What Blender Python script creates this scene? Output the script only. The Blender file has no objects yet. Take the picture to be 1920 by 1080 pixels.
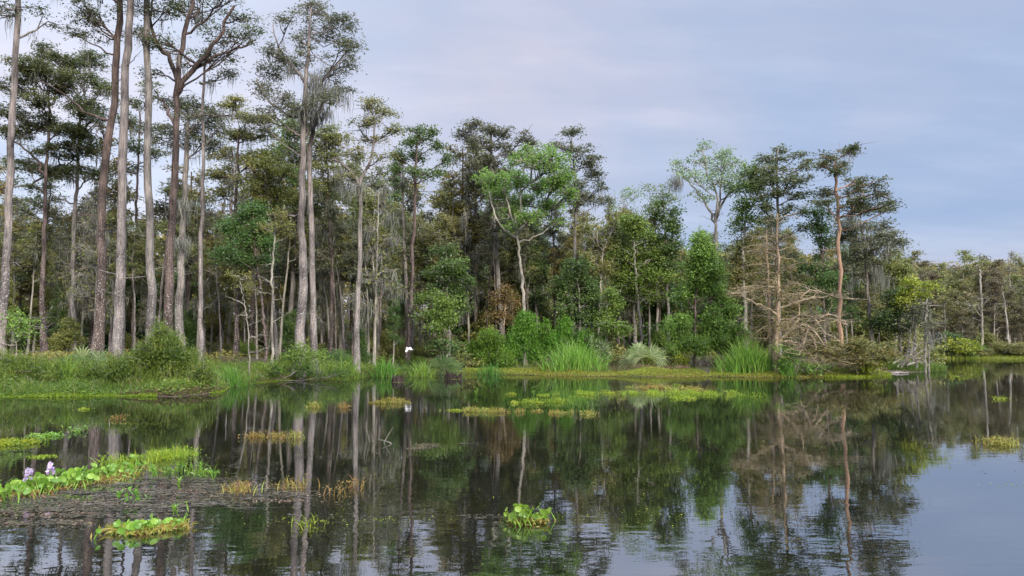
import bpy, math, random
import numpy as np
from mathutils import Vector

# ------------------------------------------------------------------ camera, sky, sun, exposure
SC = bpy.context.scene
F = 1371.0                        # focal length in pixels of a 1920 wide picture
HORIZON = 642.0
CAMH = 2.0
PITCH = math.atan((HORIZON - 540.0) / F)
cam_d = bpy.data.cameras.new('camera')
cam_d.sensor_width = 36.0
cam_d.lens = F / 1920.0 * 36.0
cam_d.clip_end = 5000.0
cam = bpy.data.objects.new('camera', cam_d)
SC.collection.objects.link(cam)
cam.location = (0, 0, CAMH)
cam.rotation_euler = (math.pi / 2 + PITCH, 0, 0)
SC.camera = cam

SUN_EL, SUN_AZ = math.radians(26), math.radians(150)     # azimuth from +Y towards +X: behind the camera, to the right
world = bpy.data.worlds.new('World')
SC.world = world
world.use_nodes = True
wt = world.node_tree
wt.nodes.clear()


def N(t, typ, **kw):
    n = t.nodes.new(typ)
    for k, v in kw.items():
        if k.startswith('i_'):
            n.inputs[k[2:].replace('_', ' ')].default_value = v
        else:
            setattr(n, k, v)
    return n


def ramp(t, stops, interp='LINEAR'):
    n = t.nodes.new('ShaderNodeValToRGB')
    cr = n.color_ramp
    cr.interpolation = interp
    while len(cr.elements) < len(stops):
        cr.elements.new(0.5)
    for e, (p, c) in zip(cr.elements, stops):
        e.position = p
        e.color = c if len(c) == 4 else (*c, 1)
    return n


def build_world():
    L = wt.links.new
    sky = N(wt, 'ShaderNodeTexSky', sky_type='NISHITA')
    sky.sun_disc = False
    sky.sun_elevation = SUN_EL
    sky.sun_rotation = SUN_AZ
    sky.dust_density = 2.0
    scale = N(wt, 'ShaderNodeVectorMath', operation='SCALE')
    scale.inputs['Scale'].default_value = 0.09
    L(sky.outputs[0], scale.inputs[0])
    tc = N(wt, 'ShaderNodeTexCoord')
    sep = N(wt, 'ShaderNodeSeparateXYZ')
    L(tc.outputs['Generated'], sep.inputs[0])
    za = N(wt, 'ShaderNodeMath', operation='MAXIMUM'); za.inputs[1].default_value = 0.0
    L(sep.outputs[2], za.inputs[0])
    zb = N(wt, 'ShaderNodeMath', operation='ADD'); zb.inputs[1].default_value = 0.22
    L(za.outputs[0], zb.inputs[0])
    dx = N(wt, 'ShaderNodeMath', operation='DIVIDE'); dy = N(wt, 'ShaderNodeMath', operation='DIVIDE')
    L(sep.outputs[0], dx.inputs[0]); L(zb.outputs[0], dx.inputs[1])
    L(sep.outputs[1], dy.inputs[0]); L(zb.outputs[0], dy.inputs[1])
    cmb = N(wt, 'ShaderNodeCombineXYZ')
    L(dx.outputs[0], cmb.inputs[0]); L(dy.outputs[0], cmb.inputs[1])
    n1 = N(wt, 'ShaderNodeTexNoise'); n1.inputs['Scale'].default_value = 0.75; n1.inputs['Detail'].default_value = 5
    n1.inputs['Roughness'].default_value = 0.5; n1.inputs['Distortion'].default_value = 0.6
    L(cmb.outputs[0], n1.inputs['Vector'])
    mp = N(wt, 'ShaderNodeMapping'); mp.inputs['Scale'].default_value = (0.8, 2.6, 1); mp.inputs['Location'].default_value = (3.1, 1.7, 0)
    L(cmb.outputs[0], mp.inputs[0])
    n2 = N(wt, 'ShaderNodeTexNoise'); n2.inputs['Scale'].default_value = 1.5; n2.inputs['Detail'].default_value = 7
    n2.inputs['Roughness'].default_value = 0.55
    L(mp.outputs[0], n2.inputs['Vector'])
    # cloud deck colour: lavender grey to pale pinkish grey
    r1 = ramp(wt, [(0.30, (0.29, 0.375, 0.57)), (0.44, (0.34, 0.405, 0.57)), (0.56, (0.41, 0.435, 0.57)), (0.68, (0.55, 0.505, 0.59))])
    L(n1.outputs[0], r1.inputs[0])
    r2 = ramp(wt, [(0.3, (0.90, 0.93, 0.96)), (0.5, (1, 1, 1)), (0.66, (1.15, 1.11, 1.07))])
    L(n2.outputs[0], r2.inputs[0])
    mul = N(wt, 'ShaderNodeMix', data_type='RGBA', blend_type='MULTIPLY'); mul.inputs[0].default_value = 1
    L(r1.outputs[0], mul.inputs[6]); L(r2.outputs[0], mul.inputs[7])
    # brighter to the west (left), where the deck is thinner; bluer to the east
    rx = ramp(wt, [(0.30, (1.6, 1.45, 1.26)), (0.45, (1.14, 1.10, 1.03)), (0.72, (0.93, 0.96, 0.97))])
    mx = N(wt, 'ShaderNodeMath', operation='MULTIPLY_ADD'); mx.inputs[1].default_value = 0.5; mx.inputs[2].default_value = 0.5
    L(sep.outputs[0], mx.inputs[0]); L(mx.outputs[0], rx.inputs[0])
    mul2 = N(wt, 'ShaderNodeMix', data_type='RGBA', blend_type='MULTIPLY'); mul2.inputs[0].default_value = 1
    L(mul.outputs[2], mul2.inputs[6]); L(rx.outputs[0], mul2.inputs[7])
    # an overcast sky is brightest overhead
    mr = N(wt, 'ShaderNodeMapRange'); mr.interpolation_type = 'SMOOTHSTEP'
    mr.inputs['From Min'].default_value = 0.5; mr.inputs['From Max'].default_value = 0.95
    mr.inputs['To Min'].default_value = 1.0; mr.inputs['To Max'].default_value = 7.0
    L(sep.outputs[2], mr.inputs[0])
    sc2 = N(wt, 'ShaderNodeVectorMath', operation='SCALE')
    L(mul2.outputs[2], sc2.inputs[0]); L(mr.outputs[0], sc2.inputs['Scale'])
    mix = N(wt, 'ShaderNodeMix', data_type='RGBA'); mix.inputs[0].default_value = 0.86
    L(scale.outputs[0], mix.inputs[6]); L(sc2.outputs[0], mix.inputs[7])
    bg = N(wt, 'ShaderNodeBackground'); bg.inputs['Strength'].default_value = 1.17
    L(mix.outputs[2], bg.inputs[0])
    out = N(wt, 'ShaderNodeOutputWorld')
    L(bg.outputs[0], out.inputs[0])


build_world()
world.cycles.sampling_method = 'MANUAL'
world.cycles.sample_map_resolution = 512

sun_d = bpy.data.lights.new('sun', 'SUN')
sun_d.energy = 4.6
sun_d.angle = math.radians(16)
sun_d.color = (1.0, 0.94, 0.84)
sun = bpy.data.objects.new('sun', sun_d)
SC.collection.objects.link(sun)
sdir = Vector((math.sin(SUN_AZ) * math.cos(SUN_EL), math.cos(SUN_AZ) * math.cos(SUN_EL), math.sin(SUN_EL)))
sun.rotation_euler = sdir.to_track_quat('Z', 'Y').to_euler()

SC.view_settings.view_transform = 'Standard'
SC.view_settings.look = 'None'
SC.view_settings.exposure = 0.3
SC.view_settings.gamma = 1.0
SC.render.engine = 'CYCLES'
cy = SC.cycles
cy.max_bounces = 6; cy.diffuse_bounces = 4; cy.glossy_bounces = 2; cy.transmission_bounces = 2
cy.transparent_max_bounces = 4
cy.caustics_reflective = False; cy.caustics_refractive = False
cy.use_denoising = True
cy.use_adaptive_sampling = True
cy.adaptive_threshold = 0.02

rng = np.random.default_rng(11)
random.seed(11)
COL = SC.collection

# ------------------------------------------------------------------ pixel <-> place
CT, ST = math.cos(PITCH), math.sin(PITCH)


def ray(px, py):
    x = (px - 960.0) / F
    v = (540.0 - py) / F
    return np.array([x, CT - ST * v, ST + CT * v])


def at(px, py, Y):
    """the point at distance Y in front of the camera seen at that pixel"""
    d = ray(px, py)
    return np.array([0, 0, CAMH]) + d * (Y / d[1])


def onz(px, py, z=0.0):
    d = ray(px, py)
    return np.array([0, 0, CAMH]) + d * ((z - CAMH) / d[2])


# ------------------------------------------------------------------ mesh helpers
class MB:
    def __init__(s):
        s.v = []; s.q = []; s.t = []; s.n = 0; s.smooth = False

    def add(s, verts, quads, tint=0.5):
        verts = np.asarray(verts, dtype=np.float32)
        quads = np.asarray(quads, dtype=np.int32)
        s.v.append(verts); s.q.append(quads + s.n)
        t = np.full(len(verts), tint, dtype=np.float32) if np.isscalar(tint) else np.asarray(tint, dtype=np.float32)
        s.t.append(t)
        s.n += len(verts)

    def mesh(s, name, mat, origin=(0, 0, 0), smooth=False):
        me = bpy.data.meshes.new(name)
        if s.n:
            v = np.concatenate(s.v) - np.asarray(origin, dtype=np.float32)
            q = np.concatenate(s.q)
            me.vertices.add(len(v)); me.vertices.foreach_set('co', v.astype(np.float32).ravel())
            me.loops.add(len(q) * 4); me.loops.foreach_set('vertex_index', q.ravel())
            me.polygons.add(len(q))
            me.polygons.foreach_set('loop_start', np.arange(0, len(q) * 4, 4, dtype=np.int32))
            try:
                me.polygons.foreach_set('loop_total', np.full(len(q), 4, dtype=np.int32))
            except Exception:
                pass
            a = me.attributes.new('tint', 'FLOAT', 'POINT')
            a.data.foreach_set('value', np.concatenate(s.t))
            me.update(calc_edges=True)
            if smooth:
                me.polygons.foreach_set('use_smooth', np.ones(len(q), dtype=bool))
        me.materials.append(mat)
        return me

    def build(s, name, mat, parent=None, origin=(0, 0, 0), smooth=False):
        o = bpy.data.objects.new(name, s.mesh(name, mat, origin, smooth))
        COL.objects.link(o)
        if parent is not None:
            o.parent = parent
        else:
            o.location = [float(c) for c in origin]
        return o


def norm(a):
    return a / (np.linalg.norm(a, axis=-1, keepdims=True) + 1e-9)


def tube(mb, pts, rad, sides=8, tint=0.5, rough=0.0):
    pts = np.asarray(pts, dtype=float); rad = np.asarray(rad, dtype=float)
    n = len(pts)
    tan = norm(np.gradient(pts, axis=0))
    ref = np.array([0, 1, 0]) if abs(tan[:, 1]).mean() < 0.7 else np.array([1, 0, 0])
    a = norm(np.cross(tan, ref)); b = np.cross(tan, a)
    th = np.arange(sides) * 2 * np.pi / sides
    r = rad[:, None] * (1 + rough * rng.normal(size=(1, sides)) + 0.5 * rough * rng.normal(size=(n, sides)))
    V = pts[:, None, :] + r[..., None] * (np.cos(th)[None, :, None] * a[:, None, :] + np.sin(th)[None, :, None] * b[:, None, :])
    i = np.arange(n - 1)[:, None] * sides; j = np.arange(sides)[None, :]; k = (j + 1) % sides
    q = np.stack([i + j, i + k, i + sides + k, i + sides + j], -1).reshape(-1, 4)
    mb.add(V.reshape(-1, 3), q, tint)
    # rounded-off end caps
    for e, base in ((0, 0), (n - 1, (n - 1) * sides)):
        if sides == 8 or sides == 12:
            h = sides // 4
            c = base - base
            idx = np.arange(sides)
            qq = []
            lo, hi = 0, sides - 1
            while hi - lo >= 3:
                qq.append((lo, lo + 1, hi - 1, hi)); lo += 1; hi -= 1
            mb.add(V[e], np.array(qq), tint)


def sticks(mb, A, B, ra, rb, tint=0.5):
    """many straight three-sided twigs at once"""
    A = np.asarray(A, float); B = np.asarray(B, float); n = len(A)
    if n == 0: return
    d = norm(B - A)
    ref = np.where(np.abs(d[:, 2:3]) < 0.8, np.array([[0, 0, 1.0]]), np.array([[1.0, 0, 0]]))
    a = norm(np.cross(d, ref)); b = np.cross(d, a)
    th = np.arange(3) * 2 * np.pi / 3
    ra = np.broadcast_to(ra, (n,)); rb = np.broadcast_to(rb, (n,))
    ring = np.cos(th)[None, :, None] * a[:, None, :] + np.sin(th)[None, :, None] * b[:, None, :]
    V = np.concatenate([A[:, None] + ring * ra[:, None, None], B[:, None] + ring * rb[:, None, None]], 1)
    base = np.arange(n)[:, None, None] * 6
    f = np.array([[0, 1, 4, 3], [1, 2, 5, 4], [2, 0, 3, 5]])[None]
    mb.add(V.reshape(-1, 3), (base + f).reshape(-1, 4), tint)


def leaves(mb, C, L, W, tint, up=0.0, flat=0.0, spread=1.0):
    """rhombic leaf faces; up>0 makes them point upwards, flat>0 makes them lie level"""
    n = len(C)
    if n == 0: return
    d = rng.normal(size=(n, 3)); d[:, 2] = d[:, 2] * (1 - flat) + up
    d = norm(d)
    r = rng.normal(size=(n, 3)); r[:, 2] *= (1 - 0.6 * flat)
    w = norm(np.cross(d, r + np.array([0, 0, flat * 2.0])))
    l = L * rng.uniform(0.6, 1.35, n)[:, None]; ww = W * rng.uniform(0.6, 1.3, n)[:, None]
    V = np.stack([C - d * l * .5, C + w * ww * .5 - d * l * .08, C + d * l * .5, C - w * ww * .5 - d * l * .08], 1)
    q = np.arange(n * 4).reshape(n, 4)
    t = np.repeat(np.broadcast_to(tint, (n,)), 4)
    mb.add(V.reshape(-1, 3), q, t)


def blades(mb, P, H, lean, width, tint, seg=4, droop=1.0, az=None):
    """grass or reed blades: bent tapering strips from points P"""
    n = len(P)
    if n == 0: return
    az = rng.uniform(0, 2 * np.pi, n) if az is None else az
    H = np.broadcast_to(H, (n,)) * rng.uniform(0.65, 1.2, n)
    lean = np.broadcast_to(lean, (n,)) * rng.uniform(0.2, 1.3, n)
    out = np.stack([np.cos(az), np.sin(az), np.zeros(n)], -1)
    fa = az + np.pi / 2 + rng.normal(size=n) * 0.9
    side = np.stack([np.cos(fa), np.sin(fa), np.zeros(n)], -1)
    t = np.linspace(0, 1, seg + 1)
    z = H[:, None] * (t - 0.38 * droop * lean[:, None] * t ** 3)
    o = H[:, None] * lean[:, None] * (0.25 * t + 0.75 * t ** 2.2)
    c = P[:, None] + out[:, None] * o[..., None]; c[..., 2] += z
    wd = np.broadcast_to(width, (n,))[:, None] * (1 - t ** 1.6 * 0.93)
    V = np.stack([c - side[:, None] * wd[..., None] * .5, c + side[:, None] * wd[..., None] * .5], 2)  # n,seg+1,2,3
    m = (seg + 1) * 2
    f = np.array([[2 * k, 2 * k + 1, 2 * k + 3, 2 * k + 2] for k in range(seg)])
    q = (np.arange(n)[:, None, None] * m + f[None]).reshape(-1, 4)
    mb.add(V.reshape(-1, 3), q, np.repeat(np.broadcast_to(tint, (n,)), m))


def bez(a, b, c, n):
    t = np.linspace(0, 1, n)[:, None]
    return (1 - t) ** 2 * a + 2 * t * (1 - t) * b + t * t * c


def spline(pts, n):
    """Catmull-Rom through pts"""
    P = np.asarray(pts, float)
    if len(P) == 2:
        t = np.linspace(0, 1, n)[:, None]
        return P[0] * (1 - t) + P[1] * t
    P = np.vstack([2 * P[0] - P[1], P, 2 * P[-1] - P[-2]])
    m = len(P) - 3
    u = np.linspace(0, m - 1e-6, n)
    i = u.astype(int); t = (u - i)[:, None]
    p0, p1, p2, p3 = P[i], P[i + 1], P[i + 2], P[i + 3]
    return 0.5 * (2 * p1 + (p2 - p0) * t + (2 * p0 - 5 * p1 + 4 * p2 - p3) * t ** 2 + (3 * p1 - p0 - 3 * p2 + p3) * t ** 3)


def tag(o, label=None, cat=None, group=None, kind=None):
    if label:
        o['label'] = label
    if cat: o['category'] = cat
    if group: o['group'] = group
    if kind: o['kind'] = kind
    return o


def empty(name, loc):
    o = bpy.data.objects.new(name, None)
    o.location = [float(c) for c in loc]
    o.empty_display_size = 0.3
    COL.objects.link(o)
    return o


# ------------------------------------------------------------------ materials
def leaf_mat(name, a, b, c=None, trans=0.35, rough=0.55, gain=1.0):
    if name.startswith(('cypress', 'olive', 'rusty', 'dark', 'green')): gain = 1.5
    if name.startswith(('olive', 'cypress foliage brown')): gain = 1.7
    if name in ('cypress foliage dark', 'cypress foliage grey green'): gain = 1.15
    a, b = tuple(v * gain for v in a), tuple(v * gain for v in b)
    c = c and tuple(v * gain for v in c)
    m = bpy.data.materials.new(name); m.use_nodes = True
    t = m.node_tree; t.nodes.clear(); L = t.links.new
    at_ = N(t, 'ShaderNodeAttribute'); at_.attribute_name = 'tint'
    stops = [(0.0, a), (1.0, b)] if c is None else [(0.0, a), (0.55, b), (1.0, c)]
    r = ramp(t, stops); L(at_.outputs['Fac'], r.inputs[0])
    oi = N(t, 'ShaderNodeObjectInfo')
    hsv = N(t, 'ShaderNodeHueSaturation')
    mh = N(t, 'ShaderNodeMapRange'); mh.inputs['To Min'].default_value = 0.485; mh.inputs['To Max'].default_value = 0.512
    L(oi.outputs['Random'], mh.inputs[0]); L(mh.outputs[0], hsv.inputs['Hue'])
    mv = N(t, 'ShaderNodeMapRange'); mv.inputs['To Min'].default_value = 0.9; mv.inputs['To Max'].default_value = 1.12
    L(oi.outputs['Random'], mv.inputs[0]); L(mv.outputs[0], hsv.inputs['Value'])
    L(r.outputs[0], hsv.inputs['Color'])
    p = N(t, 'ShaderNodeBsdfPrincipled'); p.inputs['Roughness'].default_value = rough
    p.inputs['Specular IOR Level'].default_value = 0.35
    tr = N(t, 'ShaderNodeBsdfTranslucent')
    L(hsv.outputs[0], p.inputs['Base Color']); L(hsv.outputs[0], tr.inputs[0])
    mx = N(t, 'ShaderNodeMixShader'); mx.inputs[0].default_value = trans
    L(p.outputs[0], mx.inputs[1]); L(tr.outputs[0], mx.inputs[2])
    o = N(t, 'ShaderNodeOutputMaterial'); L(mx.outputs[0], o.inputs[0])
    return m


def bark_mat(name, a, b, fleck=(0.55, 0.53, 0.5), fleck_amt=0.0):
    m = bpy.data.materials.new(name); m.use_nodes = True
    t = m.node_tree; t.nodes.clear(); L = t.links.new
    g = N(t, 'ShaderNodeNewGeometry')
    mp = N(t, 'ShaderNodeMapping'); mp.inputs['Scale'].default_value = (6, 6, 0.7)
    L(g.outputs['Position'], mp.inputs[0])
    n = N(t, 'ShaderNodeTexNoise'); n.inputs['Scale'].default_value = 2.0; n.inputs['Detail'].default_value = 6
    n.inputs['Roughness'].default_value = 0.65
    L(mp.outputs[0], n.inputs['Vector'])
    r = ramp(t, [(0.33, a), (0.68, b)]); L(n.outputs[0], r.inputs[0])
    # broad patches of lichen and stain
    n2 = N(t, 'ShaderNodeTexNoise'); n2.inputs['Scale'].default_value = 0.9; n2.inputs['Detail'].default_value = 3
    L(g.outputs['Position'], n2.inputs['Vector'])
    r2 = ramp(t, [(0.36, (0.5, 0.49, 0.5)), (0.5, (.9, .9, .9)), (0.64, (1.22, 1.2, 1.18))]); L(n2.outputs[0], r2.inputs[0])
    mu = N(t, 'ShaderNodeMix', data_type='RGBA', blend_type='MULTIPLY'); mu.inputs[0].default_value = 1
    L(r.outputs[0], mu.inputs[6]); L(r2.outputs[0], mu.inputs[7])
    last = mu.outputs[2]
    if fleck_amt:
        v = N(t, 'ShaderNodeTexNoise'); v.inputs['Scale'].default_value = 16.0; v.inputs['Detail'].default_value = 5
        L(g.outputs['Position'], v.inputs['Vector'])
        vr = ramp(t, [(0.60 - 0.04 * fleck_amt, (0, 0, 0)), (0.66, (.9, .9, .9))]); L(v.outputs[0], vr.inputs[0])
        sx = N(t, 'ShaderNodeSeparateXYZ'); L(g.outputs['Position'], sx.inputs[0])
        hr = N(t, 'ShaderNodeMapRange'); hr.inputs['From Min'].default_value = 10.0; hr.inputs['From Max'].default_value = 4.0
        hr.inputs['To Min'].default_value = 0.0; hr.inputs['To Max'].default_value = 0.8
        L(sx.outputs[2], hr.inputs[0])
        mm = N(t, 'ShaderNodeMath', operation='MULTIPLY'); L(vr.outputs[0], mm.inputs[0]); L(hr.outputs[0], mm.inputs[1])
        mf = N(t, 'ShaderNodeMix', data_type='RGBA'); L(mm.outputs[0], mf.inputs[0]); L(last, mf.inputs[6])
        mf.inputs[7].default_value = (*fleck, 1)
        last = mf.outputs[2]
    p = N(t, 'ShaderNodeBsdfPrincipled'); p.inputs['Roughness'].default_value = 0.9
    p.inputs['Specular IOR Level'].default_value = 0.2
    L(last, p.inputs['Base Color'])
    bp = N(t, 'ShaderNodeBump'); bp.inputs['Strength'].default_value = 1.0; bp.inputs['Distance'].default_value = 0.1
    L(n.outputs[0], bp.inputs['Height']); L(bp.outputs[0], p.inputs['Normal'])
    o = N(t, 'ShaderNodeOutputMaterial'); L(p.outputs[0], o.inputs[0])
    return m


def plain(name, a, rough=0.7, spec=0.3):
    m = bpy.data.materials.new(name); m.use_nodes = True
    t = m.node_tree
    p = t.nodes['Principled BSDF']
    g = N(t, 'ShaderNodeNewGeometry')
    n = N(t, 'ShaderNodeTexNoise'); n.inputs['Scale'].default_value = 14; n.inputs['Detail'].default_value = 4
    t.links.new(g.outputs['Position'], n.inputs['Vector'])
    r = ramp(t, [(0.3, tuple(c * 0.75 for c in a)), (0.7, tuple(min(1, c * 1.2) for c in a))])
    t.links.new(n.outputs[0], r.inputs[0]); t.links.new(r.outputs[0], p.inputs['Base Color'])
    p.inputs['Roughness'].default_value = rough
    p.inputs['Specular IOR Level'].default_value = spec
    return m


M = {
    'cyp_dark': leaf_mat('cypress foliage dark', (0.045, 0.062, 0.022), (0.085, 0.11, 0.038), (0.14, 0.135, 0.045)),
    'cyp_brown': leaf_mat('cypress foliage brown', (0.065, 0.075, 0.025), (0.12, 0.13, 0.042), (0.19, 0.155, 0.045)),
    'cyp_grey': leaf_mat('cypress foliage grey green', (0.065, 0.078, 0.042), (0.115, 0.125, 0.065), (0.15, 0.14, 0.075)),
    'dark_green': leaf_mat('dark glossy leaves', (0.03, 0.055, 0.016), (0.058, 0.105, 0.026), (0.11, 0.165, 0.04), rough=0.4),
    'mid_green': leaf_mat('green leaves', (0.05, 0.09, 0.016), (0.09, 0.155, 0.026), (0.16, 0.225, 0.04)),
    'olive': leaf_mat('olive leaves', (0.06, 0.078, 0.022), (0.115, 0.125, 0.033), (0.19, 0.155, 0.045)),
    'rust': leaf_mat('rusty leaves', (0.07, 0.06, 0.02), (0.115, 0.085, 0.026), (0.16, 0.09, 0.03)),
    'bright': leaf_mat('bright green leaves', (0.10, 0.18, 0.03), (0.18, 0.29, 0.055), (0.28, 0.38, 0.10), trans=0.45),
    'pale': leaf_mat('pale grey green leaves', (0.16, 0.23, 0.10), (0.22, 0.30, 0.15), (0.30, 0.36, 0.21), trans=0.45),
    'yellow': leaf_mat('yellow green leaves', (0.14, 0.19, 0.02), (0.26, 0.30, 0.03), (0.42, 0.42, 0.05), trans=0.4),
    'willow': leaf_mat('feathery bush leaves', (0.075, 0.16, 0.02), (0.125, 0.26, 0.03), (0.20, 0.34, 0.045), trans=0.45),
    'reed': leaf_mat('reed blades', (0.06, 0.15, 0.025), (0.17, 0.32, 0.04), (0.42, 0.54, 0.12), trans=0.35, rough=0.45),
    'grass': leaf_mat('bank grass', (0.055, 0.10, 0.018), (0.105, 0.18, 0.026), (0.21, 0.26, 0.04), trans=0.4),
    'lime': leaf_mat('lime edge weed', (0.12, 0.19, 0.015), (0.21, 0.31, 0.02), (0.36, 0.37, 0.04), trans=0.4),
    'mix': leaf_mat('mixed red and yellow weed', (0.24, 0.12, 0.05), (0.29, 0.26, 0.05), (0.20, 0.31, 0.05), trans=0.35),
    'hyacinth': leaf_mat('hyacinth leaves', (0.08, 0.17, 0.02), (0.16, 0.31, 0.035), (0.27, 0.42, 0.07), trans=0.35, rough=0.3),
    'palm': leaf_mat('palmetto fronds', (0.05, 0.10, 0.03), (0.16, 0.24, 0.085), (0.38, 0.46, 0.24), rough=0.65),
    'moss': leaf_mat('spanish moss', (0.10, 0.105, 0.09), (0.17, 0.175, 0.15), (0.25, 0.255, 0.22), trans=0.2, rough=0.9),
    'litter': leaf_mat('dry litter', (0.09, 0.06, 0.035), (0.17, 0.12, 0.075), (0.27, 0.20, 0.13), trans=0.1, rough=0.9),
    'debris': leaf_mat('floating debris', (0.02, 0.02, 0.014), (0.055, 0.046, 0.03), (0.11, 0.10, 0.055), trans=0.05, rough=0.8),
    'b_pink': bark_mat('pinkish grey bark', (0.11, 0.093, 0.087), (0.32, 0.28, 0.262), fleck_amt=1.0),
    'b_dark': bark_mat('dark reddish bark', (0.04, 0.029, 0.026), (0.18, 0.135, 0.12), fleck_amt=0.8),
    'b_grey': bark_mat('grey bark', (0.10, 0.088, 0.08), (0.31, 0.28, 0.255), fleck_amt=0.7),
    'b_orange': bark_mat('warm bark', (0.20, 0.12, 0.08), (0.40, 0.27, 0.19)),
    'b_pale': bark_mat('pale bark', (0.17, 0.155, 0.13), (0.40, 0.37, 0.315)),
    'b_tan': bark_mat('tan bark', (0.22, 0.165, 0.11), (0.42, 0.33, 0.23)),
    'twig': bark_mat('bare twig bark', (0.22, 0.175, 0.115), (0.42, 0.35, 0.245)),
    'wet': bark_mat('wet dark wood', (0.010, 0.007, 0.006), (0.06, 0.042, 0.036)),
    'yellow_brown': leaf_mat('turning needles', (0.12, 0.11, 0.03), (0.19, 0.165, 0.05), (0.28, 0.20, 0.07)),
    'gold': leaf_mat('golden olive foliage', (0.12, 0.11, 0.028), (0.20, 0.17, 0.04), (0.29, 0.21, 0.05)),
    'far_brown': leaf_mat('russet cypress foliage', (0.085, 0.085, 0.045), (0.145, 0.13, 0.062), (0.21, 0.155, 0.08)),
    'white': plain('white feathers', (0.82, 0.81, 0.78), 0.8),
    'bill': plain('yellow bill', (0.6, 0.35, 0.05), 0.4),
    'leg': plain('dark legs', (0.03, 0.03, 0.03), 0.6),
    'petal': leaf_mat('lilac petals', (0.48, 0.34, 0.58), (0.62, 0.50, 0.70), (0.80, 0.72, 0.84), trans=0.4),
}


def ground_mat():
    m = bpy.data.materials.new('swamp soil'); m.use_nodes = True
    t = m.node_tree; p = t.nodes['Principled BSDF']; L = t.links.new
    g = N(t, 'ShaderNodeNewGeometry')
    n = N(t, 'ShaderNodeTexNoise'); n.inputs['Scale'].default_value = 0.35; n.inputs['Detail'].default_value = 8; n.inputs['Roughness'].default_value = 0.7
    L(g.outputs['Position'], n.inputs['Vector'])
    r = ramp(t, [(0.3, (0.035, 0.03, 0.018)), (0.45, (0.085, 0.06, 0.038)), (0.6, (0.06, 0.075, 0.022)), (0.75, (0.12, 0.085, 0.055))])
    L(n.outputs[0], r.inputs[0]); L(r.outputs[0], p.inputs['Base Color'])
    p.inputs['Roughness'].default_value = 0.95
    n2 = N(t, 'ShaderNodeTexNoise'); n2.inputs['Scale'].default_value = 5; n2.inputs['Detail'].default_value = 6
    L(g.outputs['Position'], n2.inputs['Vector'])
    b = N(t, 'ShaderNodeBump'); b.inputs['Strength'].default_value = 0.8; b.inputs['Distance'].default_value = 0.15
    L(n2.outputs[0], b.inputs['Height']); L(b.outputs[0], p.inputs['Normal'])
    return m


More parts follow.
